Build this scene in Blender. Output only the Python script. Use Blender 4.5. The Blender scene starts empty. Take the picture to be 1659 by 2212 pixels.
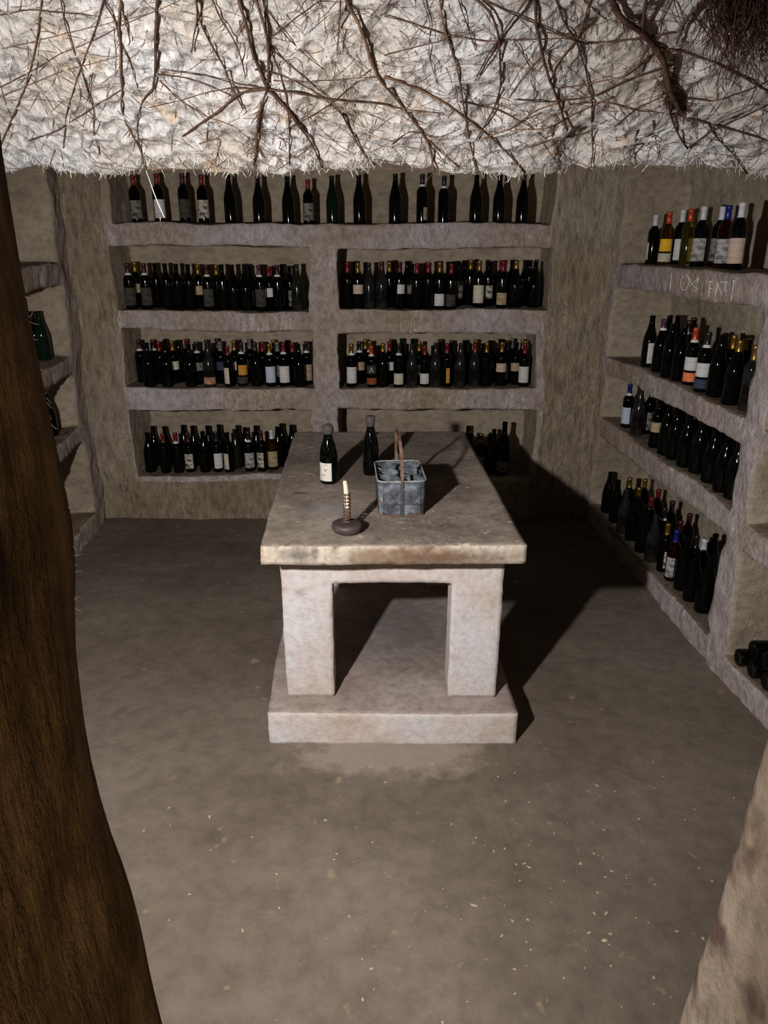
import bpy, bmesh, math, random
from mathutils import Vector, Matrix, noise
from mathutils.bvhtree import BVHTree

random.seed(7)
noise.seed_set(5)
C = bpy.context.scene.collection
sc = bpy.context.scene

# ------------------------------------------------------------------ camera, world, light, exposure
W_PX, H_PX, F_PX = 1659.0, 2212.0, 1600.0
CAM_Z = 2.0
PITCH = math.radians(20.59)
cam_data = bpy.data.cameras.new('camera')
cam_data.sensor_fit = 'HORIZONTAL'
cam_data.sensor_width = 36.0
cam_data.lens = F_PX / W_PX * 36.0
cam_data.clip_start = 0.02
cam_data.clip_end = 60
cam = bpy.data.objects.new('camera', cam_data)
C.objects.link(cam)
cam.location = (0, 0, CAM_Z)
cam.rotation_euler = (math.radians(90) - PITCH, 0, 0)
sc.camera = cam

world = bpy.data.worlds.new('world')
sc.world = world
world.use_nodes = True
world.node_tree.nodes['Background'].inputs[0].default_value = (0.9, 0.75, 0.55, 1)
world.node_tree.nodes['Background'].inputs[1].default_value = 0.006

LAMP = Vector((-0.80, 0.60, 1.93))
ld = bpy.data.lights.new('flood_lamp', 'SPOT')
ld.energy = 395
ld.color = (1.0, 0.965, 0.945)
ld.shadow_soft_size = 0.035
ld.spot_size = math.radians(146)
ld.spot_blend = 1.0
lamp = bpy.data.objects.new('flood_lamp', ld)
C.objects.link(lamp)
lamp.location = LAMP
lamp.rotation_euler = (Vector((0.25, 4.5, -0.10)) - LAMP).to_track_quat('-Z', 'Y').to_euler()

# unseen warm fill light added behind the camera to brighten the left doorway rock
sd = bpy.data.lights.new('jamb_fill', 'POINT')
sd.energy = 14.0
sd.color = (1.0, 0.78, 0.52)
sd.shadow_soft_size = 0.05
sl = bpy.data.objects.new('jamb_fill', sd)
C.objects.link(sl)
sl.location = (0.32, -0.55, 1.75)

vs = sc.view_settings
vs.view_transform = 'Standard'
vs.look = 'None'
vs.exposure = 0.0
vs.gamma = 1.0
vs.use_curve_mapping = False

# ------------------------------------------------------------------ helpers
cp, sp = math.cos(PITCH), math.sin(PITCH)


def ray(px, py):
    a = (px - W_PX / 2) / F_PX
    b = (py - H_PX / 2) / F_PX
    d = Vector((a, cp - b * sp, -sp - b * cp))
    return d.normalized()


def on_z(px, py, z):
    d = ray(px, py)
    t = (z - CAM_Z) / d.z
    return Vector((0, 0, CAM_Z)) + d * t


def on_y(px, py, y):
    d = ray(px, py)
    return Vector((0, 0, CAM_Z)) + d * (y / d.y)


def lin(c):
    c = c / 255.0
    return c / 12.92 if c <= 0.04045 else ((c + 0.055) / 1.055) ** 2.4


def rgb(r, g, b):
    return (lin(r), lin(g), lin(b), 1)


def tag(o, label=None, cat=None, group=None, kind=None):
    if label:
        o['label'] = label
    if cat:
        o['category'] = cat
    if group:
        o['group'] = group
    if kind:
        o['kind'] = kind
    return o


def obj(name, me, mat=None, parent=None):
    if isinstance(me, bmesh.types.BMesh):
        bm = me
        me = bpy.data.meshes.new(name)
        bm.to_mesh(me)
        bm.free()
    if mat is not None:
        if isinstance(mat, (list, tuple)):
            for m in mat:
                me.materials.append(m)
        else:
            me.materials.append(mat)
    o = bpy.data.objects.new(name, me)
    C.objects.link(o)
    if parent:
        o.parent = parent
    return o


def empty(name, loc, rz=0):
    o = bpy.data.objects.new(name, None)
    o.empty_display_size = 0.1
    C.objects.link(o)
    o.location = loc
    o.rotation_euler = (0, 0, rz)
    return o


def smooth(bm):
    for f in bm.faces:
        f.smooth = True


def nv(p, s, seed=0.0):
    return noise.noise_vector(Vector((p.x * s + seed, p.y * s + seed * 1.3, p.z * s - seed)))


# ------------------------------------------------------------------ materials
def new_mat(name):
    m = bpy.data.materials.new(name)
    m.use_nodes = True
    nt = m.node_tree
    b = nt.nodes['Principled BSDF']
    return m, nt, b


def N(nt, t, **kw):
    n = nt.nodes.new(t)
    for k, v in kw.items():
        if k.startswith('i_'):
            n.inputs[k[2:]].default_value = v
        else:
            setattr(n, k, v)
    return n


def ramp(nt, fac, stops):
    r = nt.nodes.new('ShaderNodeValToRGB')
    el = r.color_ramp.elements
    while len(el) < len(stops):
        el.new(0.5)
    for e, (p, c) in zip(el, stops):
        e.position = p
        e.color = c
    nt.links.new(fac, r.inputs[0])
    return r.outputs[0]


def mix(nt, fac, a, b, mode='MIX'):
    m = nt.nodes.new('ShaderNodeMix')
    m.data_type = 'RGBA'
    m.blend_type = mode
    if isinstance(fac, (int, float)):
        m.inputs[0].default_value = fac
    else:
        nt.links.new(fac, m.inputs[0])
    for i, v in ((6, a), (7, b)):
        if isinstance(v, tuple):
            m.inputs[i].default_value = v
        else:
            nt.links.new(v, m.inputs[i])
    return m.outputs[2]


def tex_noise(nt, co, scale, detail=4, rough=0.55, stretch=None, rot=None, distortion=0.0):
    if stretch or rot:
        mp = nt.nodes.new('ShaderNodeMapping')
        mp.inputs['Scale'].default_value = stretch or (1, 1, 1)
        mp.inputs['Rotation'].default_value = rot or (0, 0, 0)
        nt.links.new(co, mp.inputs[0])
        co = mp.outputs[0]
    n = nt.nodes.new('ShaderNodeTexNoise')
    n.inputs['Scale'].default_value = scale
    n.inputs['Detail'].default_value = detail
    n.inputs['Roughness'].default_value = rough
    n.inputs['Distortion'].default_value = distortion
    nt.links.new(co, n.inputs['Vector'])
    return n.outputs['Fac']


def math_n(nt, op, a, b=None):
    m = nt.nodes.new('ShaderNodeMath')
    m.operation = op
    for i, v in enumerate((a, b)):
        if v is None:
            continue
        if isinstance(v, (int, float)):
            m.inputs[i].default_value = v
        else:
            nt.links.new(v, m.inputs[i])
    return m.outputs[0]


def rock(name, c_dark, c_mid, c_light, big=1.2, fine=22, stretch=(1, 1, 1), rot=(0, 0, 0), bump=0.6, dist=0.012,
         scratch=None, scratch_amt=0.5, spots=None, spot_scale=14, rough=0.95, fine_amt=0.5, spot_range=(0.62, 0.72)):
    m, nt, b = new_mat(name)
    tc = nt.nodes.new('ShaderNodeTexCoord')
    co = tc.outputs['Object']
    n1 = tex_noise(nt, co, big, 5, 0.6)
    col = ramp(nt, n1, [(0.32, c_dark), (0.5, c_mid), (0.68, c_light)])
    n2 = tex_noise(nt, co, fine, 6, 0.65, stretch, rot)
    shade = ramp(nt, n2, [(0.25, (1 - fine_amt,) * 3 + (1,)), (0.55, (1, 1, 1, 1)), (0.8, (1 + fine_amt * 0.5,) * 3 + (1,))])
    col = mix(nt, 1.0, col, shade, 'MULTIPLY')
    if spots:
        n4 = tex_noise(nt, co, spot_scale, 3, 0.5)
        col = mix(nt, ramp(nt, n4, [(spot_range[0], (0, 0, 0, 1)), (spot_range[1], (1, 1, 1, 1))]), col, spots)
    if scratch:
        n5 = tex_noise(nt, co, 24, 3, 0.55, (1, 1, 0.2), (rot[0], 0.6, 0.5), 0.9)
        n6 = tex_noise(nt, co, 3.1, 2, 0.5)
        f = ramp(nt, n5, [(0.465, (0, 0, 0, 1)), (0.492, (1, 1, 1, 1)), (0.52, (0, 0, 0, 1))])
        g = ramp(nt, n6, [(0.46, (0, 0, 0, 1)), (0.60, (scratch_amt,) * 3 + (1,))])
        col = mix(nt, math_n(nt, 'MULTIPLY', f, g), col, scratch)
    nt.links.new(col, b.inputs['Base Color'])
    b.inputs['Roughness'].default_value = rough
    b.inputs['Specular IOR Level'].default_value = 0.15
    n7 = tex_noise(nt, co, fine * 2.7, 5, 0.7)
    h = math_n(nt, 'ADD', n2, math_n(nt, 'MULTIPLY', n7, 0.45))
    bp = nt.nodes.new('ShaderNodeBump')
    bp.inputs['Strength'].default_value = bump
    bp.inputs['Distance'].default_value = dist
    nt.links.new(h, bp.inputs['Height'])
    nt.links.new(bp.outputs[0], b.inputs['Normal'])
    return m


def plain(name, col, rough=0.5, metal=0.0, spec=0.5, var=0.0, vscale=30, bump=0.0):
    m, nt, b = new_mat(name)
    b.inputs['Base Color'].default_value = col
    b.inputs['Roughness'].default_value = rough
    b.inputs['Metallic'].default_value = metal
    b.inputs['Specular IOR Level'].default_value = spec
    if var or bump:
        tc = nt.nodes.new('ShaderNodeTexCoord')
        n = tex_noise(nt, tc.outputs['Object'], vscale, 4, 0.6)
        if var:
            lo = tuple(c * (1 - var) for c in col[:3]) + (1,)
            hi = tuple(min(1, c * (1 + var)) for c in col[:3]) + (1,)
            nt.links.new(ramp(nt, n, [(0.35, lo), (0.65, hi)]), b.inputs['Base Color'])
        if bump:
            bp = nt.nodes.new('ShaderNodeBump')
            bp.inputs['Strength'].default_value = bump
            bp.inputs['Distance'].default_value = 0.003
            nt.links.new(n, bp.inputs['Height'])
            nt.links.new(bp.outputs[0], b.inputs['Normal'])
    return m


M = {}
M['front'] = rock('pale_rock_face', rgb(166, 147, 122), rgb(180, 166, 158), rgb(190, 181, 184), 1.1, 30, (1, 1, 0.7), (0.3, 0.5, 0.2),
                  1.0, 0.022, scratch=rgb(228, 222, 222), scratch_amt=0.75, fine_amt=0.5)
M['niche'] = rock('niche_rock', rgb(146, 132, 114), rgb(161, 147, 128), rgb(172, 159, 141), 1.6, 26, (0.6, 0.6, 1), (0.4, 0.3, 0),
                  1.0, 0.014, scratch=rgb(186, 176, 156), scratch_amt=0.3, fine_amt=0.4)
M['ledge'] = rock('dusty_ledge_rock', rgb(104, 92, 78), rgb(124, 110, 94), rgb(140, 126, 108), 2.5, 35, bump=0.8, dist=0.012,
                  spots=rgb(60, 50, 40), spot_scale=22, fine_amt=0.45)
M['chisel'] = rock('chiselled_rock', rgb(158, 140, 116), rgb(172, 156, 134), rgb(180, 167, 152), 0.9, 21, (1.2, 1.2, 0.36), (0.0, 0.45, 0.0),
                   1.0, 0.045, scratch=rgb(208, 196, 174), scratch_amt=0.75, fine_amt=0.6)
M['ceiling'] = rock('white_limestone', rgb(156, 146, 132), rgb(174, 169, 164), rgb(181, 181, 182), 3.0, 46, (1, 0.5, 1), (0, 0, 0.7),
                    1.0, 0.012, spots=rgb(168, 142, 112), spot_scale=9, fine_amt=0.4, spot_range=(0.63, 0.78))
M['floor'] = rock('trodden_earth_floor', rgb(93, 82, 71), rgb(108, 97, 86), rgb(120, 109, 98), 1.0, 12, bump=0.5, dist=0.010,
                  spots=rgb(138, 122, 100), spot_scale=13, fine_amt=0.3, spot_range=(0.66, 0.76))


def stain(m, center, radii, col, amt, nscale, e0=0.75, e1=1.35):
    nt = m.node_tree
    b = nt.nodes['Principled BSDF']
    src = b.inputs['Base Color'].links[0].from_socket
    tc = nt.nodes.new('ShaderNodeTexCoord')
    mp = nt.nodes.new('ShaderNodeMapping')
    mp.inputs['Location'].default_value = tuple(-c / r for c, r in zip(center, radii))
    mp.inputs['Scale'].default_value = tuple(1 / r for r in radii)
    nt.links.new(tc.outputs['Object'], mp.inputs[0])
    ln = nt.nodes.new('ShaderNodeVectorMath')
    ln.operation = 'LENGTH'
    nt.links.new(mp.outputs[0], ln.inputs[0])
    ns = tex_noise(nt, tc.outputs['Object'], nscale, 5, 0.65)
    f = ramp(nt, math_n(nt, 'ADD', ln.outputs['Value'], math_n(nt, 'MULTIPLY', ns, 0.9)), [(e0 / 2, (amt,) * 3 + (1,)), (e1 / 2, (0, 0, 0, 1))])
    half = [n for n in nt.nodes if n.type == 'VALTORGB'][-1]
    hm = nt.nodes.new('ShaderNodeMath')
    hm.operation = 'MULTIPLY'
    hm.inputs[1].default_value = 0.5
    l = half.inputs[0].links[0]
    fs = l.from_socket
    nt.links.remove(l)
    nt.links.new(fs, hm.inputs[0])
    nt.links.new(hm.outputs[0], half.inputs[0])
    nt.links.new(mix(nt, f, src, col), b.inputs['Base Color'])


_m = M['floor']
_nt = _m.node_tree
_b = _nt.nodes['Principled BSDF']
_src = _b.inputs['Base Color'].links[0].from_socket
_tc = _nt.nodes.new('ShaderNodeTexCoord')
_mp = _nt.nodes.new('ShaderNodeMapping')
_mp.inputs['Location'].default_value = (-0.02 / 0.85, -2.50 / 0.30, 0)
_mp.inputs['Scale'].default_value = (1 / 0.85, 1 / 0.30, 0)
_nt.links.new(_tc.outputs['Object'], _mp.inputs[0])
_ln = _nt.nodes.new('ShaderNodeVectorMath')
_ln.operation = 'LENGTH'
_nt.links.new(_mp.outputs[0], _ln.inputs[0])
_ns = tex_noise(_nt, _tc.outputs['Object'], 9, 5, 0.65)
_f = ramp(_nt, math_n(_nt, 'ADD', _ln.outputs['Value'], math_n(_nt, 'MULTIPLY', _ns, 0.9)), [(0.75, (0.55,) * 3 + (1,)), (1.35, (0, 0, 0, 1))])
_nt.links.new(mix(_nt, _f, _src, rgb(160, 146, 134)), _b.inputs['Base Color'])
M['jamb_left'] = rock('fibrous_brown_rock', rgb(60, 44, 28), rgb(120, 92, 60), rgb(158, 128, 90), 9, 36, (1, 1, 0.16), (0, 0, 0),
                      1.0, 0.03, fine_amt=0.75)
M['jamb_right'] = rock('pitted_beige_rock', rgb(128, 109, 90), rgb(146, 128, 110), rgb(162, 146, 130), 3.0, 26, (1, 1, 0.5), (0, 0.2, 0),
                       0.9, 0.014, spots=rgb(92, 74, 64), spot_scale=9, fine_amt=0.4, spot_range=(0.55, 0.66))
M['table_top'] = rock('worn_tabletop_stone', rgb(110, 99, 90), rgb(136, 124, 113), rgb(166, 153, 139), 3.5, 30, bump=0.35, dist=0.004,
                      scratch=rgb(196, 184, 164), scratch_amt=0.4, spots=rgb(182, 168, 146), spot_scale=26, fine_amt=0.4,
                      spot_range=(0.66, 0.72))
M['table_edge'] = rock('sawn_edge_stone', rgb(140, 120, 102), rgb(176, 162, 146), rgb(190, 180, 167), 5, 45, bump=0.5, dist=0.004,
                       spots=rgb(100, 78, 58), spot_scale=15, fine_amt=0.45, spot_range=(0.52, 0.72))
M['table_leg'] = rock('white_tuff', rgb(176, 160, 148), rgb(188, 178, 172), rgb(192, 188, 188), 3.2, 40, bump=0.6, dist=0.006,
                      spots=rgb(150, 130, 114), spot_scale=10, fine_amt=0.25, spot_range=(0.62, 0.76))
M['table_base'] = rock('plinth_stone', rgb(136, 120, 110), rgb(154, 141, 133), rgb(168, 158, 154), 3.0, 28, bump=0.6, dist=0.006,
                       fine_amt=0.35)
stain(M['table_edge'], (0.20, 2.45, 0.892), (0.36, 0.4, 0.045), rgb(92, 66, 46), 0.85, 42, 0.7, 1.5)
stain(M['table_edge'], (-0.31, 2.45, 0.905), (0.09, 0.4, 0.04), rgb(84, 80, 78), 0.75, 55, 0.7, 1.5)
stain(M['table_edge'], (-0.05, 2.45, 0.895), (0.16, 0.4, 0.04), rgb(120, 100, 78), 0.7, 50, 0.7, 1.5)
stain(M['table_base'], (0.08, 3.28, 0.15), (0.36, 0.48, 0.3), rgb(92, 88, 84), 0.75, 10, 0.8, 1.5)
stain(M['table_top'], (-0.05, 3.5, 0.94), (0.38, 0.55, 0.3), rgb(92, 82, 74), 0.7, 8, 0.8, 1.6)
stain(M['table_top'], (-0.22, 2.85, 0.94), (0.10, 0.12, 0.3), rgb(150, 148, 146), 0.5, 12, 0.8, 1.6)
stain(M['table_top'], (-0.36, 3.05, 0.94), (0.05, 0.03, 0.3), rgb(104, 68, 44), 0.7, 30, 0.7, 1.4)
_m = M['ceiling']
_nt = _m.node_tree
_b = _nt.nodes['Principled BSDF']
_tc = _nt.nodes.new('ShaderNodeTexCoord')
_mp = _nt.nodes.new('ShaderNodeMapping')
_mp.inputs['Rotation'].default_value = (0, 0, 0.75)
_mp.inputs['Scale'].default_value = (1.0, 0.42, 1.0)
_nt.links.new(_tc.outputs['Object'], _mp.inputs[0])
_wn = _nt.nodes.new('ShaderNodeTexNoise')
_wn.inputs['Scale'].default_value = 7
_nt.links.new(_mp.outputs[0], _wn.inputs['Vector'])
_wm = _nt.nodes.new('ShaderNodeVectorMath')
_wm.operation = 'MULTIPLY_ADD'
_nt.links.new(_wn.outputs['Color'], _wm.inputs[0])
_wm.inputs[1].default_value = (0.06, 0.06, 0.06)
_nt.links.new(_mp.outputs[0], _wm.inputs[2])
_vo = _nt.nodes.new('ShaderNodeTexVoronoi')
_vo.inputs['Scale'].default_value = 34
_nt.links.new(_wm.outputs[0], _vo.inputs['Vector'])
_bp = _nt.nodes.new('ShaderNodeBump')
_bp.inputs['Strength'].default_value = 1.0
_bp.inputs['Distance'].default_value = 0.022
_nt.links.new(_vo.outputs['Distance'], _bp.inputs['Height'])
_old = _b.inputs['Normal'].links[0].from_node
_nt.links.new(_bp.outputs[0], _old.inputs['Normal'])
_st = tex_noise(_nt, _wm.outputs[0], 30, 3, 0.55)
_s2 = tex_noise(_nt, _tc.outputs['Object'], 5, 2, 0.5)
_f = math_n(_nt, 'MULTIPLY', ramp(_nt, _st, [(0.60, (0, 0, 0, 1)), (0.68, (0.8,) * 3 + (1,))]), ramp(_nt, _s2, [(0.40, (0.25,) * 3 + (1,)), (0.62, (1, 1, 1, 1))]))
_src = _b.inputs['Base Color'].links[0].from_socket
_nt.links.new(mix(_nt, _f, _src, rgb(112, 100, 90)), _b.inputs['Base Color'])
M['root_dark'] = plain('dark_root_bark', rgb(62, 43, 32), 0.8, var=0.5, vscale=60, spec=0.2)
M['root_brown'] = plain('brown_root_bark', rgb(84, 62, 46), 0.8, var=0.4, vscale=60, spec=0.2)
M['root_fine'] = plain('fine_root_fibre', rgb(88, 67, 52), 0.8, var=0.4, vscale=40, spec=0.2)
M['root_pale'] = plain('pale_root_hair', rgb(238, 232, 218), 0.7, var=0.3, vscale=40, spec=0.2)
M['strand'] = plain('silver_white_strand', rgb(236, 234, 224), 0.4)

GL = {}


def glass(name, col, rough=0.055, dust=0.0):
    m, nt, b = new_mat(name)
    b.inputs['Base Color'].default_value = col
    b.inputs['Roughness'].default_value = rough
    b.inputs['Specular IOR Level'].default_value = 0.26
    if dust:
        tc = nt.nodes.new('ShaderNodeTexCoord')
        n = tex_noise(nt, tc.outputs['Object'], 13, 5, 0.6)
        f = ramp(nt, n, [(0.40, (0, 0, 0, 1)), (0.75, (dust,) * 3 + (1,))])
        nt.links.new(mix(nt, f, col, rgb(112, 106, 100)), b.inputs['Base Color'])
        nt.links.new(ramp(nt, f, [(0.0, (rough,) * 3 + (1,)), (1.0, (0.8,) * 3 + (1,))]), b.inputs['Roughness'])
    return m


def clear_glass(name, col):
    m, nt, b = new_mat(name)
    b.inputs['Base Color'].default_value = col
    b.inputs['Roughness'].default_value = 0.03
    b.inputs['Transmission Weight'].default_value = 0.95
    b.inputs['IOR'].default_value = 1.35
    return m


GL['black'] = glass('near_black_glass', (0.0016, 0.0016, 0.0018, 1))
GL['green'] = glass('dark_green_glass', (0.0012, 0.002, 0.0014, 1))
GL['dusty'] = glass('dusty_dark_glass', (0.005, 0.005, 0.005, 1), 0.10, 0.16)
GL['olive'] = glass('olive_glass', (0.009, 0.010, 0.005, 1), 0.08)
GL['bright_green'] = glass('bottle_green_glass', (0.003, 0.010, 0.0055, 1), 0.06)
GL['amber'] = clear_glass('amber_glass', rgb(124, 88, 30))
GL['yellow'] = clear_glass('yellow_green_glass', rgb(132, 118, 40))
GL['rose'] = clear_glass('rose_glass', rgb(92, 30, 24))

CAPS = {
    'red': ('red', plain('red_foil', rgb(104, 17, 24), 0.35, 0.1)),
    'dred': ('dark red', plain('dark_red_foil', rgb(56, 17, 21), 0.4, 0.1)),
    'gold': ('gold', plain('gold_foil', rgb(140, 108, 46), 0.33, 0.75)),
    'white': ('white', plain('white_foil', rgb(186, 189, 192), 0.4)),
    'blue': ('blue', plain('blue_foil', rgb(20, 34, 112), 0.3, 0.2)),
    'orange': ('orange', plain('orange_foil', rgb(180, 66, 34), 0.3, 0.3)),
    'black': ('black', plain('black_foil', rgb(26, 24, 26), 0.35)),
    'grey': ('grey', plain('grey_foil', rgb(96, 94, 94), 0.4)),
    'purple': ('purple', plain('purple_foil', rgb(64, 30, 56), 0.4)),
    '': ('no', None),
}
BAND = plain('white_neck_band', rgb(205, 203, 200), 0.5)


def paper(name, col, ink, amt=0.5, blotch=None, rough=0.8):
    """A worn printed label: fine rows of print, and stains with shapes of their own."""
    m, nt, b = new_mat(name)
    tc = nt.nodes.new('ShaderNodeTexCoord')
    co = tc.outputs['Object']
    n1 = tex_noise(nt, co, 260, 2, 0.5, (1, 1, 0.5))
    n2 = tex_noise(nt, co, 60, 2, 0.5, (0.15, 0.15, 1.6))
    f = math_n(nt, 'MULTIPLY', ramp(nt, n1, [(0.50, (0, 0, 0, 1)), (0.56, (1, 1, 1, 1))]),
               ramp(nt, n2, [(0.53, (0, 0, 0, 1)), (0.56, (amt,) * 3 + (1,))]))
    c = mix(nt, f, col, ink)
    if blotch:
        n3 = tex_noise(nt, co, 34, 4, 0.6)
        c = mix(nt, ramp(nt, n3, [(0.52, (0, 0, 0, 1)), (0.58, (0.85,) * 3 + (1,))]), c, blotch)
    nt.links.new(c, b.inputs['Base Color'])
    b.inputs['Roughness'].default_value = rough
    b.inputs['Specular IOR Level'].default_value = 0.2
    return m


LABS = {
    'w': ('white', paper('white_label_paper', rgb(196, 194, 190), rgb(90, 90, 100))),
    'b': ('pale blue', paper('pale_blue_label_paper', rgb(176, 186, 198), rgb(90, 100, 120))),
    'c': ('cream', paper('cream_label_paper', rgb(190, 184, 164), rgb(90, 80, 60))),
    't': ('tan', paper('tan_label_paper', rgb(168, 148, 118), rgb(90, 66, 46), 0.6, rgb(140, 116, 90))),
    'e': ('beige', paper('beige_label_paper', rgb(186, 164, 146), rgb(110, 84, 70))),
    'g': ('grey', paper('grey_label_paper', rgb(120, 116, 108), rgb(60, 58, 56), 0.6, rgb(46, 44, 44))),
    'd': ('dark grey', paper('dark_label_paper', rgb(66, 62, 56), rgb(40, 36, 34), 0.6, rgb(46, 40, 36))),
    'm': ('torn mottled', paper('mottled_label_paper', rgb(178, 172, 156), rgb(60, 56, 52), 0.6, rgb(40, 38, 36))),
    'r': ('reddish beige', paper('red_beige_label_paper', rgb(176, 138, 108), rgb(120, 70, 50), 0.8, rgb(140, 96, 72))),
    'n': ('navy', paper('navy_label_paper', rgb(52, 56, 78), rgb(90, 90, 110))),
    'y': ('yellow', paper('yellow_label_paper', rgb(222, 170, 26), rgb(230, 220, 200))),
    'o': ('orange', paper('orange_label_paper', rgb(214, 112, 66), rgb(240, 190, 150))),
    'k': ('ochre', paper('ochre_label_paper', rgb(186, 132, 52), rgb(90, 60, 30))),
    'u': ('brown', paper('brown_label_paper', rgb(138, 74, 38), rgb(60, 30, 20))),
    'z': ('grey-white', paper('greywhite_label_paper', rgb(164, 160, 158), rgb(60, 58, 60), 0.8, rgb(96, 92, 94))),
}

# ------------------------------------------------------------------ rock walls with cut niches
WALL_BVH = {}


def lines(edges, step):
    e = sorted(set(round(x, 5) for x in edges))
    out = []
    for a, b in zip(e, e[1:]):
        n = max(1, int(math.ceil((b - a) / step - 1e-6)))
        out += [a + (b - a) * k / n for k in range(n)]
    return out + [e[-1]]


def make_wall(name, origin, du, dw, ur, vr, niches, step, mats, chisel_u=None):
    """A rock face spanned by du (along) and up, cut by niches going along dw into the rock."""
    origin, du, dw = Vector(origin), Vector(du).normalized(), Vector(dw).normalized()
    us = lines([ur[0], ur[1]] + [x for n in niches for x in n[:2] if ur[0] < x < ur[1]], step)
    vss = lines([vr[0], vr[1]] + [x for n in niches for x in n[2:4] if vr[0] < x < vr[1]], step)
    bm = bmesh.new()
    verts = {}

    def vert(i, j, k, w, nid):
        key = (i, j, k, nid if k else -1)
        if key not in verts:
            p = origin + du * us[i] + Vector((0, 0, vss[j])) + dw * w
            verts[key] = bm.verts.new(p)
        return verts[key]

    def inside(u, v):
        for q, n in enumerate(niches):
            if n[0] < u < n[1] and n[2] < v < n[3]:
                return q
        return -1

    for i in range(len(us) - 1):
        for j in range(len(vss) - 1):
            um, vm = (us[i] + us[i + 1]) / 2, (vss[j] + vss[j + 1]) / 2
            if inside(um, vm) >= 0:
                continue
            f = bm.faces.new([vert(i, j, 0, 0, 0), vert(i + 1, j, 0, 0, 0), vert(i + 1, j + 1, 0, 0, 0), vert(i, j + 1, 0, 0, 0)])
            f.material_index = 3 if (chisel_u and chisel_u(um, vm)) else 0
    for q, n in enumerate(niches):
        iu = [i for i, u in enumerate(us) if n[0] - 1e-4 <= u <= n[1] + 1e-4]
        jv = [j for j, v in enumerate(vss) if n[2] - 1e-4 <= v <= n[3] + 1e-4]
        nk = max(2, int(n[4] / (step * 1.1)))
        ws = [n[4] * k / nk for k in range(nk + 1)]
        for a, b in zip(iu, iu[1:]):
            for c, d in zip(jv, jv[1:]):
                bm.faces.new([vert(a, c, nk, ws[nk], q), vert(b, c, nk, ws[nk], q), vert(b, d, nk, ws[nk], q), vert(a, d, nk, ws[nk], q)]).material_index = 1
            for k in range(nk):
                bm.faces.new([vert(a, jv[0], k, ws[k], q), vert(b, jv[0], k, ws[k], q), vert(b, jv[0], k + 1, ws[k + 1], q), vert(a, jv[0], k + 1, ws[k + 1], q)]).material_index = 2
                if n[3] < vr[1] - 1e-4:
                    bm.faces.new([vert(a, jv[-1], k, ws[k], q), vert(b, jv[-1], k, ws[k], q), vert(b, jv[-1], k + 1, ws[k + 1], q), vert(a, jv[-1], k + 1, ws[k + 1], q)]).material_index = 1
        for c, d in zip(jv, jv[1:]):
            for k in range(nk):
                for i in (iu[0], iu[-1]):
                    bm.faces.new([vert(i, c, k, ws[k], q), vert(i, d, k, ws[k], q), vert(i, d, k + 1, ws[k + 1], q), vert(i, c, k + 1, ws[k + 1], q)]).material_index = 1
    bmesh.ops.recalc_face_normals(bm, faces=bm.faces[:])
    bmesh.ops.smooth_vert(bm, verts=bm.verts[:], factor=0.5, use_axis_x=True, use_axis_y=True, use_axis_z=True)
    for v in bm.verts:
        p = v.co.copy()
        d = nv(p, 1.3) * 0.030 + nv(p, 5.0, 3.1) * 0.015 + nv(p, 17.0, 9.7) * 0.008
        d.z *= 0.75
        t = p.dot(du)
        fn = noise.noise(Vector((t * 16 + p.z * 9, p.dot(dw) * 16, p.z * 5 - t * 3))) * 0.010
        v.co = p + d - dw * fn
    smooth(bm)
    bm.normal_update()
    WALL_BVH[name] = BVHTree.FromBMesh(bm)
    o = obj(name, bm, mats)
    tag(o, kind='structure')
    return o


BACK_Y = 5.2


def bx(px, py):
    p = on_y(px, py, BACK_Y)
    return p.x, p.z


def rect(x0, x1, ytop, ybot, depth=0.42):
    a, _ = bx(x0, (ytop + ybot) / 2)
    b, _ = bx(x1, (ytop + ybot) / 2)
    _, zt = bx(829, ytop)
    _, zb = bx(829, ybot)
    return [a + 2.3, b + 2.3, zb, zt, depth]


OFF = 2.3
n_top = rect(233, 1200, 300, 484, 0.46)
n_top[3] = 2.62
n_2l = rect(240, 668, 532, 671)
n_2r = rect(730, 1192, 538, 669)
n_3l = rect(264, 675, 713, 838)
n_3r = rect(729, 1160, 719, 838)
n_4l = rect(287, 678, 886, 1027)
n_4r = rect(732, 1150, 885, 1027)
BACK_N = [n_top, n_2l, n_2r, n_3l, n_3r, n_4l, n_4r]
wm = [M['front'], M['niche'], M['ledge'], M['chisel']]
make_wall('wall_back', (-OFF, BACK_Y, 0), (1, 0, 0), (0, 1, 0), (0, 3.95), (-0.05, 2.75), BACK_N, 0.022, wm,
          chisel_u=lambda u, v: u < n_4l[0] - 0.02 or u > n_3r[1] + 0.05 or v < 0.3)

RU, RD = Vector((0.06, -1, 0)).normalized(), Vector((1, 0.06, 0)).normalized()
RO = Vector((1.503, 5.2, 0))
RZ = [1.83, 1.23, 0.795, 0.13]
RIGHT_N = [[0.12, 4.9, RZ[0], 2.62, 0.42], [0.12, 1.96, RZ[1], 1.69, 0.40], [0.12, 1.96, RZ[2], 1.115, 0.40], [0.10, 1.96, RZ[3], 0.66, 0.40],
           [2.14, 4.4, RZ[1], 1.69, 0.40], [2.14, 4.4, RZ[2], 1.12, 0.40], [2.14, 4.4, RZ[3], 0.66, 0.40]]
make_wall('wall_right', RO, RU, RD, (-0.12, 5.0), (-0.05, 2.75), RIGHT_N, 0.025, wm)

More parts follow.
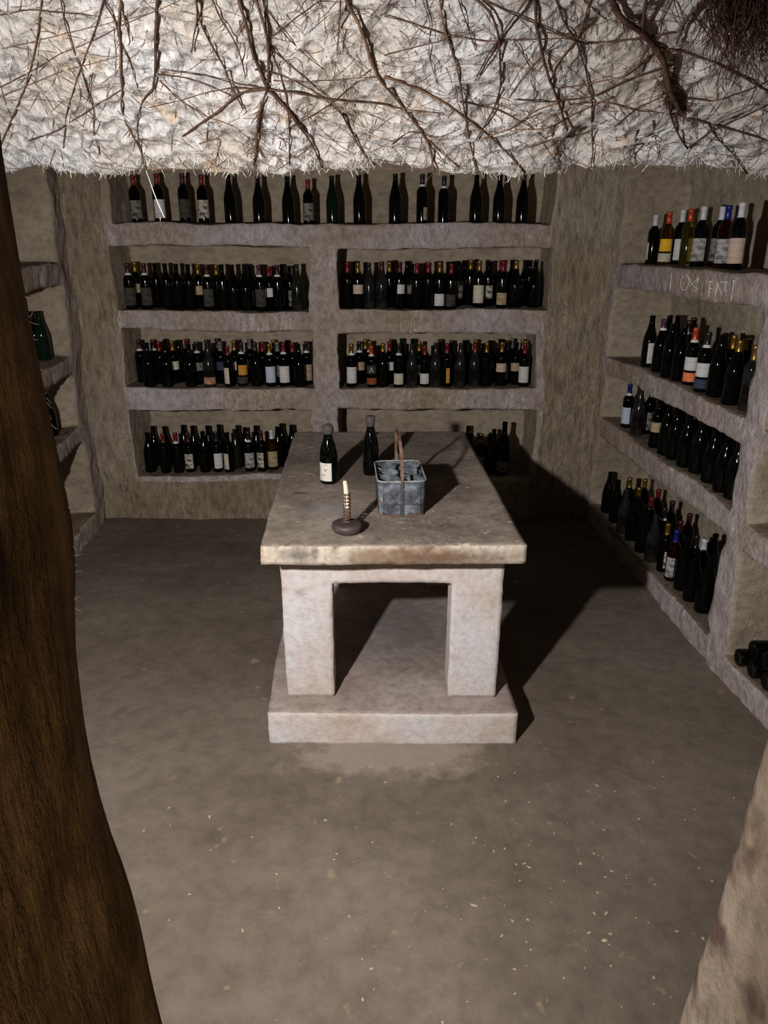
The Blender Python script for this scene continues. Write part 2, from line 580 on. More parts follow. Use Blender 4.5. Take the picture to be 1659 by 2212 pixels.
LU, LD = Vector((0.12, -1, 0)).normalized(), Vector((-1, -0.12, 0)).normalized()
LO = Vector((-2.10, 5.2, 0))
LEFT_N = [[0.25, 4.6, 1.83, 2.62, 0.40], [0.25, 4.6, 1.23, 1.69, 0.40], [0.25, 4.6, 0.77, 1.12, 0.40], [0.25, 4.6, 0.13, 0.66, 0.40]]
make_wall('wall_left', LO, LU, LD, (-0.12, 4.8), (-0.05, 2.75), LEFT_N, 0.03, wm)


# floor
def grid_mesh(us, vs_, fn):
    bm = bmesh.new()
    g = [[bm.verts.new(fn(u, v)) for v in vs_] for u in us]
    for i in range(len(us) - 1):
        for j in range(len(vs_) - 1):
            bm.faces.new((g[i][j], g[i + 1][j], g[i + 1][j + 1], g[i][j + 1]))
    smooth(bm)
    return bm


def floor_pt(x, y):
    p = Vector((x, y, 0))
    z = noise.noise(Vector((x * 1.1, y * 1.1, 4))) * 0.012 + noise.noise(Vector((x * 6, y * 6, 2))) * 0.004 + noise.noise(Vector((x * 22, y * 22, 1))) * 0.0018
    return Vector((x, y, z))


bm = grid_mesh(lines([-2.6, 2.1], 0.028), lines([-1.2, 5.5], 0.028), floor_pt)
bmesh.ops.recalc_face_normals(bm, faces=bm.faces[:])
FLOOR_BVH = BVHTree.FromBMesh(bm)
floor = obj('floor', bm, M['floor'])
tag(floor, kind='structure')

LIP_SKEW = -0.3
CEIL_N = Vector((-0.166, -0.493, -0.855)).normalized()
# ceiling: sloping stair ceiling that ends in a lip, then the cellar's own ceiling
LIP_Y, LIP_Z = 2.10, 2.147
prof = []
y0 = -0.5
while y0 < 1.45:
    prof.append((y0, LIP_Z + (LIP_Y - y0) * 0.577))
    y0 += 0.1
y0 = 1.45
while y0 < LIP_Y - 0.03:
    prof.append((y0, LIP_Z + (LIP_Y - y0) * 0.577))
    y0 += 0.008
for a in range(0, 9):
    t = a / 8 * math.radians(120)
    prof.append((LIP_Y - 0.005 + 0.035 * math.sin(t), LIP_Z + 0.035 - 0.035 * math.cos(t)))
prof += [(2.12, 2.23), (2.13, 2.32), (2.16, 2.45), (2.22, 2.6), (2.4, 2.68), (2.6, 2.7), (2.9, 2.7), (3.4, 2.7), (4.2, 2.7), (5.0, 2.7), (5.9, 2.7)]
xs = lines([-2.6, -1.35], 0.06)[:-1] + lines([-1.35, 1.25], 0.0085) + lines([1.25, 2.2], 0.06)[1:]


def ceil_pt(x, t):
    y, z = prof[t]
    skew = max(0.0, min(1.0, (3.6 - y) / 1.2))
    y, z = y + LIP_SKEW * x * skew, z + LIP_SKEW * x * 0.07 * skew
    p = Vector((x, y, z))
    n = CEIL_N
    # chipped facets: ridged cells with diagonal pick strokes
    q = Vector((x * 0.8 + y * 0.9, (y - x * 0.7) * 0.55, z))
    dd = noise.voronoi(q * 15 + nv(p, 9) * 0.35)[0]
    chip = (dd[1] - dd[0])
    h = noise.noise(p * 2.2) * 0.035 + noise.noise(p * 7) * 0.014 - chip * 0.026 + noise.noise(q * 30) * 0.009 + noise.noise(p * 60) * 0.003
    g = noise.noise(Vector((x * 5.3 + 7, y * 5.3, 2.2)))
    if g > 0.33:
        h -= (g - 0.33) * 0.10
    wavy = noise.noise(Vector((x * 3.3, 2.7, 0))) * 0.010 + noise.noise(Vector((x * 11, 5.7, 0))) * 0.005 if 1.9 < prof[t][0] < 2.3 else 0
    return p + n * h + Vector((0, wavy, 0))


bm = grid_mesh(xs, list(range(len(prof))), ceil_pt)
bmesh.ops.recalc_face_normals(bm, faces=bm.faces[:])
CEIL_BVH = BVHTree.FromBMesh(bm)
ceiling = obj('ceiling', bm, M['ceiling'])
tag(ceiling, kind='structure')


# doorway walls: rough rock blocks left and right of the visitor
def rough_block(name, x0, x1, y0, y1, z0, z1, step, mat, amp, shear=0.0):
    bm = bmesh.new()
    bmesh.ops.create_cube(bm, size=1)
    for v in bm.verts:
        v.co = Vector((x0 if v.co.x < 0 else x1, y0 if v.co.y < 0 else y1, z0 if v.co.z < 0 else z1))
    for axis, a, b in ((0, x0, x1), (1, y0, y1), (2, z0, z1)):
        for t in lines([a, b], step)[1:-1]:
            no = Vector((0, 0, 0))
            no[axis] = 1
            co = Vector((0, 0, 0))
            co[axis] = t
            bmesh.ops.bisect_plane(bm, geom=bm.verts[:] + bm.edges[:] + bm.faces[:], plane_co=co, plane_no=no)
    for it in range(2):
        bmesh.ops.smooth_vert(bm, verts=bm.verts[:], factor=0.5, use_axis_x=True, use_axis_y=True, use_axis_z=True)
    for v in bm.verts:
        p = v.co.copy()
        q = Vector((p.x * 3, p.y * 3, p.z * 1.2))
        v.co = p + noise.noise_vector(q * 1.1) * amp + noise.noise_vector(q * 5) * amp * 0.4 + noise.noise_vector(Vector((p.x * 40, p.y * 40, p.z * 14))) * amp * 0.16
    if shear:
        for v in bm.verts:
            v.co.x += (1.97 - v.co.z) * shear
    bmesh.ops.recalc_face_normals(bm, faces=bm.faces[:])
    smooth(bm)
    o = obj(name, bm, mat)
    tag(o, kind='structure')
    return o


rough_block('wall_doorway_left', -1.75, -0.1955, -0.5, 0.45, -0.03, 2.9, 0.03, M['jamb_left'], 0.022, 0.040)
rough_block('wall_doorway_right', 0.526, 1.85, -0.1, 0.80, -0.03, 2.75, 0.03, M['jamb_right'], 0.022, -0.060)


# ------------------------------------------------------------------ stone table
def slab(corners, z0, z1, step, amp, mats, name, parent=None, mat_fn=None, taper=0.0, keep_axis=None):
    """A dressed stone from a quad of floor corners, subdivided, edges worn, faces uneven."""
    bm = bmesh.new()
    c = [Vector((p[0], p[1], 0)) for p in corners]           # front left, front right, back right, back left
    nu = max(2, int((c[1] - c[0]).length / step))
    nvv = max(2, int((c[3] - c[0]).length / step))
    nw = max(2, int((z1 - z0) / step))

    def P(u, v, w):
        a = c[0].lerp(c[1], u)
        b = c[3].lerp(c[2], u)
        p = a.lerp(b, v)
        cen = (c[0] + c[1] + c[2] + c[3]) / 4
        p = cen + (p - cen) * (1 - taper * w)
        return Vector((p.x, p.y, z0 + (z1 - z0) * w))
    verts = {}

    def V(i, j, k):
        if (i, j, k) not in verts:
            verts[(i, j, k)] = bm.verts.new(P(i / nu, j / nvv, k / nw))
        return verts[(i, j, k)]
    for i in range(nu):
        for j in range(nvv):
            for k in (0, nw):
                f = bm.faces.new((V(i, j, k), V(i + 1, j, k), V(i + 1, j + 1, k), V(i, j + 1, k)))
                f.material_index = 0 if k else (1 if len(mats) > 1 else 0)
    for i in range(nu):
        for k in range(nw):
            for j in (0, nvv):
                bm.faces.new((V(i, j, k), V(i + 1, j, k), V(i + 1, j, k + 1), V(i, j, k + 1))).material_index = 1 if len(mats) > 1 else 0
    for j in range(nvv):
        for k in range(nw):
            for i in (0, nu):
                bm.faces.new((V(i, j, k), V(i, j + 1, k), V(i, j + 1, k + 1), V(i, j, k + 1))).material_index = 1 if len(mats) > 1 else 0
    bmesh.ops.recalc_face_normals(bm, faces=bm.faces[:])
    bmesh.ops.smooth_vert(bm, verts=bm.verts[:], factor=0.5, use_axis_x=True, use_axis_y=True, use_axis_z=True)
    for v in bm.verts:
        p = v.co.copy()
        v.co = p + nv(p, 4) * amp + nv(p, 16, 2) * amp * 0.5 + nv(p, 45, 5) * amp * 0.3
    smooth(bm)
    bv = BVHTree.FromBMesh(bm)
    return obj(name, bm, mats, parent), bv


TT = 0.94
tc_ = [on_z(559, 1181, TT), on_z(1141, 1177, TT), on_z(1003, 931, TT), on_z(636, 932, TT)]
ctr = sum(tc_, Vector()) / 4
table = empty('stone_table', (ctr.x, ctr.y, 0.0))
tag(table, 'heavy pale stone table on a plinth in the middle of the cellar floor', 'table')


def to_table(o):
    o.parent = table
    o.matrix_parent_inverse = Matrix.Translation((-ctr.x, -ctr.y, 0))
    return o


top, TOP_BVH = slab(tc_, 0.862, TT, 0.018, 0.004, [M['table_top'], M['table_edge']], 'table_top')
to_table(top)
fl, fr = on_z(576, 1541, 0.15), on_z(1121, 1541, 0.15)
dirv = (tc_[3] + tc_[2] - tc_[0] - tc_[1]).normalized()
side = Vector((dirv.y, -dirv.x, 0))
bl, br = fl + dirv * 1.62, fr + dirv * 1.62
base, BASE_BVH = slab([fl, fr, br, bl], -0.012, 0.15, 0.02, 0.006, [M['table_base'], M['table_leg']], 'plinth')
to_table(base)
# front and rear portal frames: each hewn from one stone, two legs and the lintel between them
lf = on_z(621, 1504, 0.15)
rf = on_z(1071, 1506, 0.15)


def portal(a, b, TH, LW, z0, zl, z1, step=0.018, amp=0.0045):
    w = (b - a).normalized()
    L = (b - a).length
    us = lines([0, LW, L - LW, L], step)
    zz = lines([z0, zl, z1], step)
    vv = lines([0, TH], step)
    bm = bmesh.new()
    vd = {}

    def V(i, j, k):
        if (i, j, k) not in vd:
            u = us[i]
            wid = 1.0 + 0.010 * (zz[k] - z0) / (z1 - z0) if (u < LW * .5 or u > L - LW * .5) else 1.0
            u = L / 2 + (u - L / 2) * wid
            p = a + w * u + dirv * vv[j]
            vd[(i, j, k)] = bm.verts.new((p.x, p.y, zz[k]))
        return vd[(i, j, k)]

    def solid(i, k):
        if i < 0 or k < 0 or i >= len(us) - 1 or k >= len(zz) - 1:
            return False
        um, zm = (us[i] + us[i + 1]) / 2, (zz[k] + zz[k + 1]) / 2
        return not (LW < um < L - LW and zm < zl)
    nj = len(vv) - 1
    for i in range(len(us) - 1):
        for k in range(len(zz) - 1):
            if not solid(i, k):
                continue
            for j in (0, nj):
                bm.faces.new((V(i, j, k), V(i + 1, j, k), V(i + 1, j, k + 1), V(i, j, k + 1)))
            for (di, dk, e) in ((-1, 0, ((0, 0), (0, 1))), (1, 0, ((1, 0), (1, 1))), (0, -1, ((0, 0), (1, 0))), (0, 1, ((0, 1), (1, 1)))):
                if not solid(i + di, k + dk):
                    for j in range(nj):
                        (x0, y0_), (x1, y1_) = e
                        bm.faces.new((V(i + x0, j, k + y0_), V(i + x1, j, k + y1_), V(i + x1, j + 1, k + y1_), V(i + x0, j + 1, k + y0_)))
    bmesh.ops.recalc_face_normals(bm, faces=bm.faces[:])
    bmesh.ops.smooth_vert(bm, verts=bm.verts[:], factor=0.35, use_axis_x=True, use_axis_y=True, use_axis_z=True)
    for v in bm.verts:
        p = v.co.copy()
        v.co = p + nv(p, 4) * amp + nv(p, 16, 2) * amp * 0.6 + nv(p, 45, 5) * amp * 0.4
    smooth(bm)
    return to_table(obj('portal_frame', bm, M['table_leg']))


for off in (0.0, 1.05):
    portal(lf + dirv * off, rf + dirv * off, 0.14, 0.205, 0.146, 0.685, 0.866)


# ------------------------------------------------------------------ lathe, tubes
def lathe(pr, seg=20, a0=0.0, a1=2 * math.pi, cap=True):
    bm = bmesh.new()
    full = abs(a1 - a0 - 2 * math.pi) < 1e-6
    n = seg if full else seg + 1
    rings = []
    for r, z in pr:
        if r < 1e-6:
            rings.append([bm.verts.new((0, 0, z))])
        else:
            rings.append([bm.verts.new((r * math.cos(a0 + (a1 - a0) * i / seg), r * math.sin(a0 + (a1 - a0) * i / seg), z)) for i in range(n)])
    for A, B in zip(rings, rings[1:]):
        for i in range(seg):
            j = (i + 1) % n
            if len(A) == 1 and len(B) == 1:
                continue
            if len(A) == 1:
                bm.faces.new((A[0], B[j], B[i]))
            elif len(B) == 1:
                bm.faces.new((A[i], A[j], B[0]))
            else:
                bm.faces.new((A[i], A[j], B[j], B[i]))
    bmesh.ops.recalc_face_normals(bm, faces=bm.faces[:])
    smooth(bm)
    return bm


def tube_into(bm, pts, radii, sides=6):
    pts = [Vector(p) for p in pts]
    prev = None
    ref = Vector((0.13, 0.31, 0.94))
    for i, p in enumerate(pts):
        d = (pts[min(i + 1, len(pts) - 1)] - pts[max(i - 1, 0)])
        if d.length < 1e-9:
            d = Vector((0, 0, 1))
        d.normalize()
        a = d.cross(ref)
        if a.length < 0.05:
            a = d.cross(Vector((1, 0, 0)))
        a.normalize()
        b = d.cross(a)
        r = radii[i] if isinstance(radii, (list, tuple)) else radii
        ring = [bm.verts.new(p + (a * math.cos(2 * math.pi * k / sides) + b * math.sin(2 * math.pi * k / sides)) * r) for k in range(sides)]
        if prev:
            for k in range(sides):
                f = bm.faces.new((prev[k], prev[(k + 1) % sides], ring[(k + 1) % sides], ring[k]))
                f.smooth = True
        elif sides > 3:
            bm.faces.new(ring)
        prev = ring
    if prev and sides > 3:
        bm.faces.new(prev)


# ------------------------------------------------------------------ bottles
SHAPES = {
    'x': ('straight', [(0, .006), (.026, .002), (.034, 0), (.0368, .004), (.0375, .012), (.0375, .188), (.0362, .201), (.031, .214), (.022, .226), (.0165, .238), (.0148, .250), (.0143, .283), (.0163, .285), (.0163, .294), (.0146, .300), (.009, .300), (0, .297)], .0375, .236, .3025),
    'c': ('sloping', [(0, .008), (.028, .002), (.037, 0), (.0405, .005), (.0412, .013), (.0412, .140), (.0395, .162), (.034, .188), (.0265, .213), (.0205, .235), (.0168, .258), (.0148, .285), (.0168, .288), (.0168, .297), (.0148, .302), (.009, .302), (0, .298)], .0412, .252, .3045),
    'm': ('large straight', [(0, .006), (.034, .002), (.044, 0), (.0475, .005), (.0485, .014), (.0485, .235), (.047, .252), (.040, .272), (.028, .288), (.021, .302), (.0185, .318), (.0175, .365), (.020, .368), (.020, .380), (.017, .386), (.010, .386), (0, .383)], .0485, .31, .389),
}
MESH = {}


def body_mesh(shape, gl):
    k = (shape, gl)
    if k not in MESH:
        bm = lathe(SHAPES[shape][1], 22)
        me = bpy.data.meshes.new('bottle_glass')
        bm.to_mesh(me)
        bm.free()
        me.materials.append(GL[gl])
        MESH[k] = me
    return MESH[k]


def cap_mesh(shape, cap):
    k = ('cap', shape, cap)
    if k not in MESH:
        _, pr, _, z0, z1 = SHAPES[shape]
        rs = []
        for r, z in pr:
            if z >= z0 - 0.02 and r > 0.012:
                rs.append((r, z))
        # radius of the glass at z0
        r0 = None
        for (ra, za), (rb, zb) in zip(pr, pr[1:]):
            if za <= z0 <= zb:
                r0 = ra + (rb - ra) * (z0 - za) / (zb - za)
        p2 = [(r0 + .0008, z0)] + [(r + .0009, z) for r, z in rs if z > z0] + [(.0145, z1), (0, z1 + .0004)]
        bm = lathe(p2, 16)
        me = bpy.data.meshes.new('capsule')
        bm.to_mesh(me)
        bm.free()
        me.materials.append(CAPS[cap][1])
        MESH[k] = me
    return MESH[k]


def band_mesh(shape):
    k = ('band', shape)
    if k not in MESH:
        _, pr, _, z0, z1 = SHAPES[shape]

        def rad(z):
            for (ra, za), (rb, zb) in zip(pr, pr[1:]):
                if za <= z <= zb and zb > za:
                    return ra + (rb - ra) * (z - za) / (zb - za)
            return .015
        bm = lathe([(rad(z) + .0012, z) for z in (z0 - .010, z0 - .005, z0, z0 + .004)], 16)
        me = bpy.data.meshes.new('neck_band')
        bm.to_mesh(me)
        bm.free()
        me.materials.append(BAND)
        MESH[k] = me
    return MESH[k]


SIZES = {'h': (.100, .160, 62), 'b': (.030, .145, 66), 'l': (.022, .100, 60), 'm': (.055, .140, 58), 's': (.025, .145, 38), 'i': (.03, .135, 20), 'v': (.02, .068, 76), 'u': (.080, .150, 60)}


def label_mesh(shape, lab, size):
    k = ('lab', shape, lab, size)
    if k not in MESH:
        z0, z1, span = SIZES[size]
        R = SHAPES[shape][2] + .0007
        s = math.radians(span)
        bm = lathe([(R, z0), (R, (z0 + z1) / 2), (R, z1)], 10, -math.pi / 2 - s, -math.pi / 2 + s)
        me = bpy.data.meshes.new('paper_label')
        bm.to_mesh(me)
        bm.free()
        me.materials.append(LABS[lab][1])
        MESH[k] = me
    return MESH[k]


SIZE_WORD = {'h': 'high', 'b': 'large', 'l': 'low', 'm': '', 's': 'narrow', 'i': 'strip', 'v': 'wide', 'u': 'upper'}
ORD = ['zeroth', 'first', 'second', 'third', 'fourth', 'fifth', 'sixth', 'seventh', 'eighth', 'ninth', 'tenth', 'eleventh', 'twelfth', 'thirteenth',
       'fourteenth', 'fifteenth', 'sixteenth', 'seventeenth', 'eighteenth', 'nineteenth', 'twentieth', 'twenty-first', 'twenty-second', 'twenty-third']
GLW = {'black': 'black', 'green': 'dark green', 'dusty': 'dusty', 'olive': 'olive', 'bright_green': 'green', 'amber': 'amber', 'yellow': 'yellow-green', 'rose': 'rosé'}


def make_bottle(loc, shape, gl, cap, band, labels, scale, rotz, text_label, group, tilt=(0, 0)):
    o = bpy.data.objects.new('wine_bottle', body_mesh(shape, gl))
    C.objects.link(o)
    o.location = loc
    o.scale = (scale, scale, scale)
    o.rotation_euler = (tilt[0], tilt[1], rotz)
    tag(o, text_label, 'bottle', group)
    kids = []
    if cap:
        kids.append(('capsule', cap_mesh(shape, cap), 0))
    if band:
        kids.append(('neck_band', band_mesh(shape), 0))
    for lab, size, rot in labels:
        kids.append(('paper_label', label_mesh(shape, lab, size), rot))
    for n, me, r in kids:
        c = bpy.data.objects.new(n, me)
        C.objects.link(c)
        c.parent = o
        c.rotation_euler = (0, 0, math.radians(r))
        if n == 'capsule':
            c['label'] = CAPS[cap][0] + ' foil capsule'
        elif n == 'paper_label':
            for lab, size, rot in labels:
                if label_mesh(shape, lab, size) == me:
                    c['label'] = LABS[lab][0] + ' paper label'
    return o


# spec: "px row shape+glass cap labels" ; row f/m/b ; glass letter k black g green d dusty o olive G bright
GK = {'k': 'black', 'g': 'green', 'd': 'dusty', 'o': 'olive', 'G': 'bright_green', 'a': 'amber', 'y': 'yellow', 'r': 'rose'}


def parse(s):
    """px row type cap[+] [label size rot]..."""
    t = s.split()
    px, row, ty, cap = float(t[0]), t[1], t[2], t[3]
    band = cap.endswith('+')
    cap = cap.rstrip('+').replace('-', '')
    labs = []
    for q in t[4:]:
        a = q.split(',')
        labs.append((a[0][0], a[0][1], float(a[1]) if len(a) > 1 else 0.0))
    sc_ = 1.0
    if len(ty) > 2:
        sc_ = float(ty[2:])
    return dict(px=px, row=row, shape=ty[0], gl=GK[ty[1]], cap=cap, band=band, labs=labs, s=sc_)


def relax(bs, inside, it=200):
    for _ in range(it):
        for i in range(len(bs)):
            for j in range(i + 1, len(bs)):
                a, b = bs[i], bs[j]
                d = Vector((b['x'] - a['x'], b['y'] - a['y']))
                need = a['r'] + b['r'] + 0.002
                if d.length < need:
                    if d.length < 1e-5:
                        d = Vector((0.001, 0.001))
                    push = d.normalized() * (need - d.length)
                    wa = 0.25 if a['row'] == 'f' and b['row'] != 'f' else (0.75 if b['row'] == 'f' and a['row'] != 'f' else 0.5)
                    a['x'] -= push.x * wa * 0.7
                    a['y'] -= push.y * wa
                    b['x'] += push.x * (1 - wa) * 0.7
                    b['y'] += push.y * (1 - wa)
        for a in bs:
            inside(a)


def ground(bvh, x, y, z, r):
    zs = []
    for dx, dy in ((0, 0), (.6, 0), (-.6, 0), (0, .6), (0, -.6), (.45, .45), (-.45, .45), (.45, -.45), (-.45, -.45)):
        h = bvh.ray_cast(Vector((x + dx * r, y + dy * r, z + 0.16)), Vector((0, 0, -1)), 0.4)
        if h[0]:
            zs.append(h[0].z)
    if not zs:
        return z
    zs.sort()
    return zs[int(len(zs) * 0.7)] - 0.001


def describe(b, place, n):
    w = [GLW[b['gl']]]
    if b['shape'] == 'c':
        w.append('sloping')
    elif b['shape'] == 'm':
        w.append('large')
    w.append('bottle,')
    if b['cap']:
        w.append(CAPS[b['cap']][0] + ' capsule,')
    if b['labs']:
        w.append(LABS[b['labs'][0][0]][0] + ' label,')
    s = ' '.join(w)
    s += ' ' + ORD[n] + ' from left ' + place
    return s


def finish(bs, bvh, ledge_z, place_f, place_b, group, rot0=None):
    for rows, place in ((('f',), place_f), (('m', 'b'), place_b)):
        rr = sorted([b for b in bs if b['row'] in rows], key=lambda b: b['px'])
        for n, b in enumerate(rr, 1):
            z = ground(bvh, b['x'], b['y'], ledge_z, b['r'])
            yaw = math.atan2(-b['x'], b['y'])      # turned to the doorway
            make_bottle((b['x'], b['y'], z), b['shape'], b['gl'], b['cap'], b['band'], b['labs'], b['s'], yaw + (rot0 or 0),
                        describe(b, place, n), group, (random.uniform(-.012, .012), random.uniform(-.012, .012)))


ROWD = {'f': 0.085, 'm': 0.19, 'b': 0.30}


def back_niche(specs, niche, place_f, place_b, group, rowd=ROWD):
    bs = []
    for s in specs:
        b = parse(s)
        b['s'] *= random.uniform(0.985, 1.015)
        b['r'] = SHAPES[b['shape']][2] * b['s']
        b['y'] = BACK_Y + rowd[b['row']] + random.uniform(-.012, .012)
        h = CAM_Z - niche[2]
        b['x'] = (b['px'] - W_PX / 2) / F_PX * (b['y'] * cp + h * sp)
        bs.append(b)
    x0, x1 = niche[0] - OFF + 0.05, niche[1] - OFF - 0.05

    def inside(a):
        a['x'] = min(max(a['x'], x0), x1)
        a['y'] = min(max(a['y'], BACK_Y + 0.065), BACK_Y + niche[4] - 0.075)
    relax(bs, inside)
    finish(bs, WALL_BVH['wall_back'], niche[2], place_f, place_b, group)


TOP = """298 f xk red gb
348 f xk red wb,10
402 f xk dred db
442 f xk red mb
500 f cg -
561 f cg -
624 f cg -
667 f xk0.94 red gb,5
719 f cG -
777 f cg -
853 f cg -
911 f xk black+ tl,75
957 f xk black+
1026 f cg -
1076 f ck -
1126 f ck -""".split('\n')
back_niche(TOP, n_top, 'on long top back shelf', '', 'bottles on the long top back shelf', {'f': 0.17})

R2L = """285 f xk dred+ db
300 m xk gold th
320 f xk dred+ db
344 m xk -
366 f xk -
389 f xk -
411 f xk -
434 m xk gold th,-5
453 f xk dred+ db
459 b xk gold
472 m xk gold
489 f xk -
505 f ck -
532 f ck -
540 b xk grey
549 b xk - ci,30
565 f xk purple+ db
558 b xk black
585 m xk red wh
603 f xk dred+
612 b cG - mi,20
629 m xk - gi
644 f cd -""".split('\n')
back_niche(R2L, n_2l, 'in front, upper left niche', 'at back, upper left niche', 'bottles in the upper left niche')
R2R = """748 b xk dred th,-25
754 f xk red
762 b xk - ms,25
775 f xk gold eh
796 f cd -
823 f cd dred
842 m xk gold
850 b xk dred tm,20
862 f xk dred wh,40
880 b ck -
889 m xk - gh
899 f xk red
907 b xk - cm,10
917 b xk - ch
931 f xk red
940 b xk black th,20
950 f xk gold wl
964 f xk red dl
976 b xk -
988 m xk - gm
1004 b xk - ch
1013 m xk gold
1020 b xk dred gm,20
1032 f xk gold cb
1052 m xk - mm
1064 b xk -
1076 b xk red
1082 f xk red tl
1095 b xk -
1110 f ck gold
1131 b xk - tm
1140 m xk -
1150 f ck -""".split('\n')
back_niche(R2R, n_2r, 'in front, upper right niche', 'at back, upper right niche', 'bottles in the upper right niche')
R3L = """310 m xk dred+
325 f cg -
339 b xk dred+
352 m xk red
364 f cg -
366 b ck -
381 m xk gold ch
398 b ck -
404 b xk red
414 f ck -
432 m xk black+ gh
454 f cd - rv
458 b xk black
469 b xk dred ci,25
481 m xk grey nh
497 f xk0.93 red cs,-40
510 m xk gold ch,10
518 b xk dred
525 f xk black+ ku,15 dv,0
543 b xk grey wh,20
556 f ck dred
571 m xk red
586 f xk gold+ bb
596 b xk gold
602 m xk grey gm
616 f xk red+ wb
624 b ck -
634 m xk red
648 f ck -
664 m xk black+ tb""".split('\n')
back_niche(R3L, n_3l, 'in front, middle left niche', 'at back, middle left niche', 'bottles in the middle left niche')
R3R = """760 f xk gold+ wb
779 m xk black+ th
790 b xk gold
799 m xk gold+
806 f xk0.94 orange+ dh uv
824 f ck gold
842 m xk red wh,35
850 b xk dred ch,20
861 f xk black+ cl
872 b cG -
882 b ck -
890 f cd -
905 m xk gold mm
920 f xk0.95 red wl
938 f cd -
949 b xk black
963 f xk red ki,15
972 b xk black
992 f cd -
1003 b xk -
1026 f cd red
1022 b xk gold
1045 f xk gold
1061 b xk - th,10
1070 b xg -
1080 f xk gold eh
1095 m xk black ci
1104 b xk grey
1111 m xk - th
1121 b xk grey
1130 f xk red wb,-8
1143 m xk gold tb""".split('\n')
back_niche(R3R, n_3r, 'in front, middle right niche', 'at back, middle right niche', 'bottles in the middle right niche')
R4L = """327 f cg -
338 b cg -
359 f xk red
364 b cg -
387 f xk red+
402 b cg -
413 f xk dred mb,-30
424 b cg -
445 f cg -
456 b cg -
472 f xk black wb,25
480 b cg -
497 f xk - cs,-45
513 m co -
523 b co -
541 f xk black+ zb
530 b cg -
568 f xk dred mb,-50
556 b ck -
591 f xa white tb
604 m cg -
616 b cg -
630 b cg -""".split('\n')
back_niche(R4L, n_4l, 'in front, lowest left niche', 'at back, lowest left niche', 'bottles in the lowest left niche', {'f': 0.10, 'm': 0.2, 'b': 0.28})
R4R = """1008 b ck -
1022 f xk -
1036 f xk gold gm
1052 f ck -
1064 m ck -
1080 f mk - gl""".split('\n')
back_niche(R4R, n_4r, 'in front, niche behind the table', 'at back, niche behind the table', 'bottles in the lowest right niche')


# right wall shelves
def right_x(y):
    return RO.x + 0.06 * (5.2 - y)


RROW = {'f': 0.075, 'm': 0.17, 'b': 0.27}


def right_shelf(specs, z, pf, pb, group, rowd=RROW, umax=1.96):
    bs = []
    h = CAM_Z - z
    for s in specs:
        b = parse(s)
        b['s'] *= random.uniform(0.985, 1.015)
        b['r'] = SHAPES[b['shape']][2] * b['s']
        d = rowd[b['row']] + random.uniform(-.008, .008)
        k = (b['px'] - W_PX / 2) / F_PX
        b['y'] = (RO.x + 0.06 * 5.2 + d - k * h * sp) / (k * cp + 0.06)
        b['x'] = right_x(b['y']) + d
        bs.append(b)

    def inside(a):
        a['y'] = min(max(a['y'], 5.2 - umax + 0.055), 5.02)
        a['x'] = min(max(a['x'], right_x(a['y']) + 0.055), right_x(a['y']) + 0.33)
    relax(bs, inside)
    finish(bs, WALL_BVH['wall_right'], z, pf, pb, group)


RT = """1406 f xk0.95 white ci,-60
1433 f xa0.97 orange yu,-5 cv,-5
1462 m xk white wb,20
1479 f xy0.97 orange
1504 f xk white zb,-12
1543 m xk white gb,-15
1556 f xr blue zb
1584 f xk white eb,-5""".split('\n')
right_shelf(RT, RZ[0], 'on the top right shelf', 'at back, top right shelf', 'bottles on the top right shelf', {'f': 0.12, 'm': 0.20})
RS2 = """1397 f cg - ws,30
1420 f ck purple+
1432 m ck -
1441 f ck -
1452 b ck -
1463 f ck -
1474 m xk dred+
1484 b ck black
1488 f xk orange+ wu,-12 ov,-12
1513 f xk black+ wu,-8 nv,-8
1541 f ck -
1552 m ck -
1566 m xk gold
1576 f cg gold
1598 m ck gold
1611 f xd gold
1625 m xk grey""".split('\n')
right_shelf(RS2, RZ[1], 'in front, second right shelf', 'at back, second right shelf', 'bottles on the second right shelf')
RS3 = """1352 f xk0.95 blue+ bb,-35
1374 f cd -
1398 m xk - gb
1413 f xk - th
1424 m ck -
1434 f cg -
1452 f cg -
1462 b xk gold
1476 f cg -
1488 m ck -
1502 f cg -
1512 m xk -
1530 f cg -
1545 m ck -
1556 f ck -
1566 b xk gold
1580 f cg -""".split('\n')
right_shelf(RS3, RZ[2], 'in front, third right shelf', 'at back, third right shelf', 'bottles on the third right shelf')
RS4 = """1309 f cg -
1327 f cg -
1344 f cd -
1352 m xk gold
1363 f cg -
1370 m xk gold
1385 f cg -
1384 b xk gold
1396 m xk red+
1405 f cd -
1412 b xk red
1422 m xk black+
1431 f xk gold mi,20
1440 b xk black
1448 f xr blue zs,-20
1456 m xk dred
1470 f cg -
1475 b xk dred
1490 f ck -
1492 m xk black
1505 m xk white
1516 f cg1.05 -
1528 b ck -""".split('\n')
right_shelf(RS4, RZ[3], 'in front, lowest right shelf', 'at back, lowest right shelf', 'bottles on the lowest right shelf')

